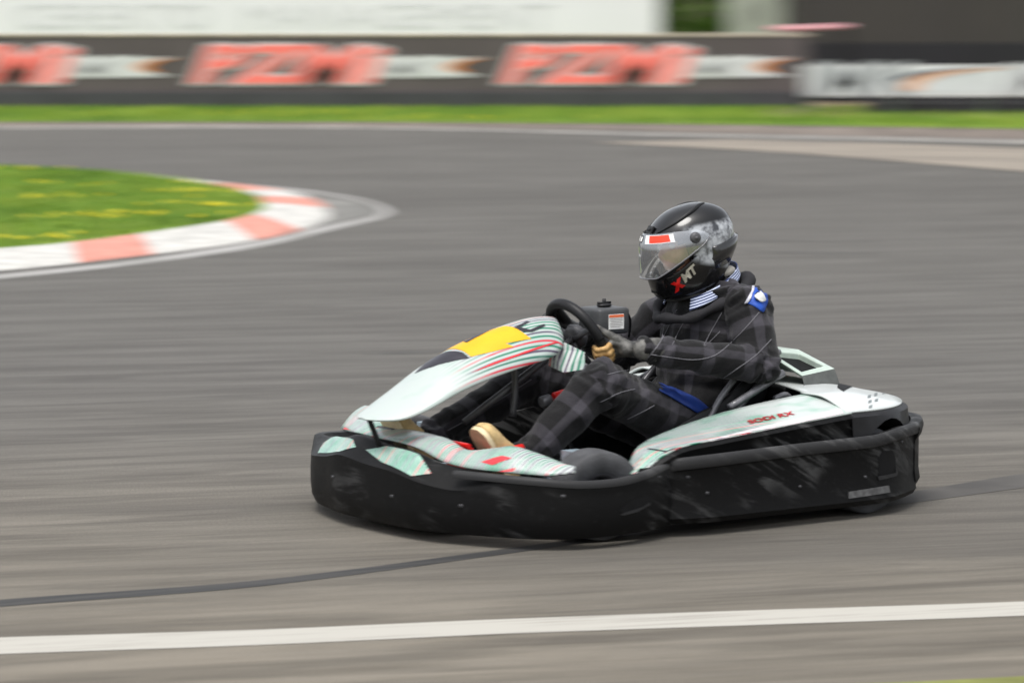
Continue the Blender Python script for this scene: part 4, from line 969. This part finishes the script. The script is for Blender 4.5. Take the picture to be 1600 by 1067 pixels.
# ------------------------------------------------------------------ background: advertising wall, buildings
WY = 35.9; SC = FPX / (WY + CAM_D)      # px per metre on the wall
def X(px, y=WY): return (px - 800) * (y + CAM_D) / FPX
def Z(py, y=WY): return CAM_H - (py - HOR) * (y + CAM_D) / FPX * 1.0
M_BANN = mat('dark_brown_banner_vinyl', (.085, .070, .068), .55, noise=.12, nscale=1.5); M_BELT = mat('black_conveyor_belt', (.045, .045, .048), .7, noise=.2, nscale=3)
M_RP = mat('banner_red_ink', (.88, .19, .155), .5, noise=.08, nscale=5); M_RP2 = mat('banner_pale_red_ink', (.80, .28, .24), .5, noise=.08, nscale=5); M_WP = mat('banner_white_ink', (.62, .62, .615), .5, noise=.04, nscale=5); M_OP = mat('banner_orange_ink', (.62, .22, .06), .5); M_GP = mat('banner_grey_ink', (.45, .45, .46), .5)
wall = tag(empty('barrier_wall', (X(400), WY + .12, 0)), 'low dark barrier wall with cream top cap running along the far grass', 'wall')
def wbox(name, x0, x1, z0, z1, y0, y1, m, parent=None, bevel=.01):
    p = parent.matrix_world.translation if False else (Vector(parent.location) if parent is not None else Vector())
    c = Vector(((x0 + x1) / 2, (y0 + y1) / 2, (z0 + z1) / 2)) - p
    return MB().box(c, (x1 - x0, y1 - y0, z1 - z0)).build(name, m, parent, smooth=False, bevel=bevel)
xr = X(1262); zt = Z(55)
wbox('wall_body', -16, xr, 0, zt - .02, WY + .03, WY + .18, M_BELT, wall)
wbox('top_cap', -16, xr, zt - .018, zt + .022, WY - .02, WY + .22, mat('cream_timber_cap', (.42, .36, .29), .7, noise=.2, nscale=4), wall)
for k in range(14):
    x = -15.5 + k * 1.45
    if x < xr: wbox('post', x - .04, x + .04, 0, zt - .03, WY + .19, WY + .27, M_DGREY, wall)
wbox('rubber_belt', -16, xr - .15, 0.0, Z(143), WY - .06, WY + .025, M_BELT, wall)
per = 482.0; labs = ['dark banner with red logo cut by the left edge of the photo', 'dark banner with red logo in the middle of the advertising wall', 'dark banner with red logo beside the white framed board', 'dark banner beyond the left edge of the wall']
for k, (x0, lb_) in enumerate([(-212, labs[0]), (270, labs[1]), (752, labs[2])]):
    xa, xb = X(x0 - 18), (X(x0 + per - 20) if k < 2 else X(1258))
    if k == 0: xa = -9.4
    cx = (xa + xb) / 2; ba = tag(empty('advertising_banner', (cx, WY, 0)), lb_, 'banner', 'printed banners along the barrier wall')
    z0, z1 = Z(143) + .004, zt - .024
    # gently rippled cloth
    nx, nz = 60, 8; vs = []
    for i in range(nx + 1):
        for j in range(nz + 1):
            x = xa + (xb - xa) * i / nx; z_ = z0 + (z1 - z0) * j / nz; vs.append((x - cx, -.010 - .006 * math.sin(x * 3.1 + z_ * 2) * (1 - j / nz), z_))
    cloth = mesh('cloth', vs, grid_faces(nx + 1, nz + 1), M_BANN, ba)
    def flat(name, body, pxc, pyc, size, m, y, bold, shear, sx, sp=1.0, parent=cloth):
        Mt = Matrix.Translation((X(pxc) - cx, y, Z(pyc))) @ Matrix.Rotation(R(90), 4, 'X')
        return text_obj(name, body, size, m, Mt, parent, bold, shear, .002, sp, sx)
    flat('logo_outline', 'PZMi', x0 + 172, 103, .72, M_WP, -.022, .052, .28, 1.62, 1.02)
    flat('logo_lettering', 'PZMi', x0 + 172, 103, .72, M_RP, -.030, .024, .28, 1.62, 1.02)
    flat('logo_outline', 'IMK', x0 + 372, 105, .36, M_WP, -.024, .028, .2, 1.45)
    def poly(name, pts, m, y):
        v = [Vector((X(p), Z(q))) for p, q in pts]; n = len(v); vo, _, fo, *_ = delaunay_2d_cdt(v, [], [list(range(n))], 1, 1e-5)
        return mesh(name, [(p.x - cx, y, p.y) for p in vo], fo, m, cloth, smooth=False)
    poly('logo_field', [(x0 + 318, 92), (x0 + 420, 90), (x0 + 492, 89), (x0 + 455, 93), (x0 + 437, 103), (x0 + 455, 114), (x0 + 486, 118), (x0 + 400, 120), (x0 + 318, 121), (x0 + 330, 105)], M_WP, -.018)
    flat('logo_lettering', 'IMK', x0 + 365, 105.5, .27, M_GP, -.028, .004, .2, 1.5)
    poly('logo_swoosh', [(x0 + 425, 105), (x0 + 438, 96), (x0 + 462, 92), (x0 + 492, 90), (x0 + 462, 95), (x0 + 444, 104), (x0 + 458, 113), (x0 + 440, 112)], M_OP, -.023)
# white framed board on the right
M_OPP = mat('pale_orange_ink', (.66, .40, .27), .5); bd_y = 33.4; board = tag(empty('white_board', (X(1430, bd_y), bd_y, 0)), 'white framed advertising board standing in front of the dark building', 'sign board')
def zb(py): return Z(py, bd_y)
def xb_(px): return X(px, bd_y)
wbox('panel', xb_(1256), xb_(1660), zb(150), zb(101), bd_y, bd_y + .05, M_WP, board, .004)
wbox('inner_panel', xb_(1262), xb_(1654), zb(144), zb(107), bd_y - .004, bd_y - .001, mat('board_pale', (.58, .60, .60), .5, noise=.08, nscale=3), board, 0)
for px in (1262, 1400, 1540, 1650): wbox('leg', xb_(px) - .03, xb_(px) + .03, 0, zb(101), bd_y + .055, bd_y + .10, mat('green_grey_post', (.10, .13, .10), .7), board)
for body, pxc, m, sz in (('IMK', 1335, mat('board_grey_ink', (.30, .31, .32), .5), .66), ('IMK', 1630, M_GP, .6)):
    Mt = Matrix.Translation((xb_(pxc) - board.location.x, -.010, zb(125))) @ Matrix.Rotation(R(90), 4, 'X'); text_obj('board_lettering', body, sz, m, Mt, board, .012, .2, .002, 1, 1.25)
v = [Vector((xb_(p), zb(q))) for p, q in [(1408, 141), (1412, 128), (1432, 116), (1470, 110), (1540, 106), (1590, 104), (1500, 113), (1462, 120), (1440, 130), (1436, 141)]]
vo, _, fo, *_ = delaunay_2d_cdt(v, [], [list(range(len(v)))], 1, 1e-5); mesh('board_swoosh', [(p.x - board.location.x, -.012, p.y) for p in vo], fo, M_OPP, board, smooth=False)
v = [Vector((xb_(p), zb(q))) for p, q in [(1395, 122), (1425, 112), (1480, 107), (1590, 102), (1520, 107), (1470, 111), (1430, 118), (1405, 126)]]
vo, _, fo, *_ = delaunay_2d_cdt(v, [], [list(range(len(v)))], 1, 1e-5); mesh('board_swoosh', [(p.x - board.location.x, -.014, p.y) for p in vo], fo, mat('navy_ink', (.04, .05, .07), .5), board, smooth=False)
# dark belt below the board, dirt
tb = tag(empty('tyre_barrier', (xb_(1480), bd_y + .4, 0)), 'dark rubber belt of tyres under the white board at the right', 'tyre barrier')
for k in range(12):
    x = xb_(1372) + .24 * k
    for lv in range(1): MB().lathe([(.06, .0), (.10, -.01), (.125, .03), (.13, .07), (.125, .12), (.10, .16), (.06, .15)], (x - tb.location.x, 0, .01), 'z', n=20).build('tyre', M_TYRE, tb)
wbox('belt', xb_(1360), xb_(1790), 0.0, .165, bd_y + .24, bd_y + .26, M_BELT, tb, .004)
sheet('dirt_patch', [(X(1180, 34), 32.6), (X(1700, 34), 32.6), (X(1700, 36), 39), (X(1180, 36), 39)], .018, mat('bare_earth', (.20, .155, .10), .95, noise=.35, nscale=2.2))
# dark building at the right
dy = 38.0; db_ = tag(empty('dark_building', (X(1700, dy), dy + 3, 0)), 'large dark grey building wall behind the white board', 'building')
wbox('wall', X(1238, dy), X(2600, dy), Z(68, dy), 6.5, dy, dy + 6, mat('dark_grey_cladding', (.040, .036, .031), .8, noise=.1, nscale=1.5), db_)
wbox('plinth', X(1245, dy), X(2600, dy), 0, Z(68, dy) - .003, dy - .05, dy + 5.9, mat('near_black_plinth', (.010, .010, .012), .7, noise=.2, nscale=2), db_)
wbox('roof', X(1225, dy), X(2620, dy), 6.503, 6.65, dy - .2, dy + 6.2, M_DGREY, db_)
for k in range(9): wbox('cladding_seam', X(1300 + 145 * k, dy) - .006, X(1300 + 145 * k, dy) + .006, Z(68, dy), 6.5, dy - .008, dy - .001, M_DGREY, db_, 0)
# white trailer / marquee at the left with pale lettering
ty = 39.0; tr_ = tag(empty('white_trailer', (X(400, ty), ty + 1.2, 0)), 'long white trailer body with faint grey lettering behind the advertising wall', 'trailer')
wbox('body', X(-420, ty), X(1030, ty), .75, 3.6, ty, ty + 2.4, mat('white_trailer_panel', (.74, .735, .73), .6, noise=.02, nscale=1, spec=.2), tr_, .03)
wbox('chassis', X(-400, ty), X(1010, ty), .55, .745, ty + .1, ty + 2.3, M_DGREY, tr_)
for k, px in enumerate((-250, -60, 760, 900)):
    MB().lathe([(.18, -.12), (.44, -.12), (.47, -.05), (.47, .08), (.44, .12), (.18, .12), (.18, -.12)], (X(px, ty) - tr_.location.x, -.95, .47), n=32).build('wheel', M_TYRE, tr_)
Mt = Matrix.Translation((X(620, ty) - tr_.location.x, -1.206, Z(27, ty))) @ Matrix.Rotation(R(90), 4, 'X'); text_obj('trailer_lettering', 'MANAGEMENT', .52, mat('faint_grey_ink', (.60, .60, .60), .5), Mt, tr_, 0, 0, .002, 1.05, 1.25)
Mt = Matrix.Translation((X(180, ty) - tr_.location.x, -1.206, Z(27, ty))) @ Matrix.Rotation(R(90), 4, 'X'); text_obj('trailer_lettering', 'CEREKTO', .52, mat('faint_grey_ink_b', (.60, .60, .60), .5), Mt, tr_, 0, 0, .002, 1.05, 1.2)
# hedge in the gap, pale post, red-white rolled tape
hy = 41.5; hx0, hx1 = X(1000, hy), X(1170, hy); cxh = (hx0 + hx1) / 2
hd = tag(empty('hedge_bush', (cxh, hy, 0)), 'green bush in the gap between the white trailer and the pale pillar', 'bush')
n = 16000; q = rng.normal(0, 1, (n, 3)); q /= np.linalg.norm(q, axis=1)[:, None]; rr = (.55 + .5 * rng.random(n)) ; lump = np.array([1 + .25 * mnoise.noise(Vector(p * 2.2)) for p in q]); c = q * (rr * lump)[:, None] * np.array([1.0, .8, 1.6]) + np.array([0, 0, 1.6]); c = c[c[:, 2] > .02]; n = len(c)
a1 = rng.normal(0, 1, (n, 3)); a1 /= np.linalg.norm(a1, axis=1)[:, None]; a2 = np.cross(a1, rng.normal(0, 1, (n, 3))); a2 /= np.linalg.norm(a2, axis=1)[:, None]; s_ = .045 * rng.uniform(.6, 1.3, n)[:, None]
V = np.stack([c - a1 * s_, c + a2 * s_ * .5, c + a1 * s_, c - a2 * s_ * .5], 1).reshape(-1, 3)
fo = np.arange(4 * n).reshape(-1, 4)
o = mesh('foliage', V, fo, [mat('leaf_dark', (.07, .16, .010), .6), mat('leaf_mid', (.12, .26, .016), .6), mat('leaf_light', (.14, .27, .03), .6)], hd, smooth=False, mi=list(rng.integers(0, 3, n)), solid=1e-9) if False else None
me = bpy.data.meshes.new('foliage'); me.from_pydata(V.tolist(), [], fo.tolist())
for m_ in (mat('leaf_dark', (.07, .16, .010), .6), mat('leaf_mid', (.12, .26, .016), .6), mat('leaf_light', (.14, .27, .03), .6)): me.materials.append(m_)
me.polygons.foreach_set('material_index', rng.integers(0, 3, n)); link(bpy.data.objects.new('foliage', me), hd)
mb = MB()
for k in range(7): a = k * .9; mb.tube([(0.05 * math.cos(a), .05 * math.sin(a), 0), (.3 * math.cos(a), .25 * math.sin(a), 1.2), (.55 * math.cos(a), .45 * math.sin(a), 2.3)], [.035, .02, .008], 8)
mb.build('stem', mat('bark', (.09, .07, .05), .9), hd)
py_ = 40.0; pil = tag(empty('pale_pillar', (X(1180, py_), py_, 0)), 'pale grey green pillar beside the dark building', 'pillar')
wbox('shaft', X(1134, py_), X(1232, py_), 0, 3.4, py_ - .2, py_ + .25, mat('weathered_pale_render', (.36, .38, .32), .8, noise=.35, nscale=2.2), pil, .02)
wbox('capital', X(1126, py_), X(1240, py_), 3.403, 3.55, py_ - .26, py_ + .31, M_GTUBE, pil, .01)
g = NT('red_white_tape', .5); x = g.xyz(); g.col(g.mix(g.step(g.math('FRACT', g.math('MULTIPLY', g.math('ADD', x[0], x[2]), 9)), .48, .52), (.62, .10, .14), (.70, .55, .56)))
ry = 35.75; rt = MB(); rt.tube([(X(1205, ry), ry + .25, Z(45, ry)), (X(1262, ry), ry + .22, Z(43.5, ry)), (X(1328, ry), ry + .2, Z(41, ry))], .035, 12); tag(rt.build('barrier_pole', g.m), 'red and white pole lying on top of the barrier wall end', 'pole')
tag(wbox('pole_support', X(1322, ry) - .03, X(1322, ry) + .03, 0, Z(41, ry) - .036, ry + .17, ry + .23, M_DARK), 'thin dark post holding the end of the red and white pole', 'post')
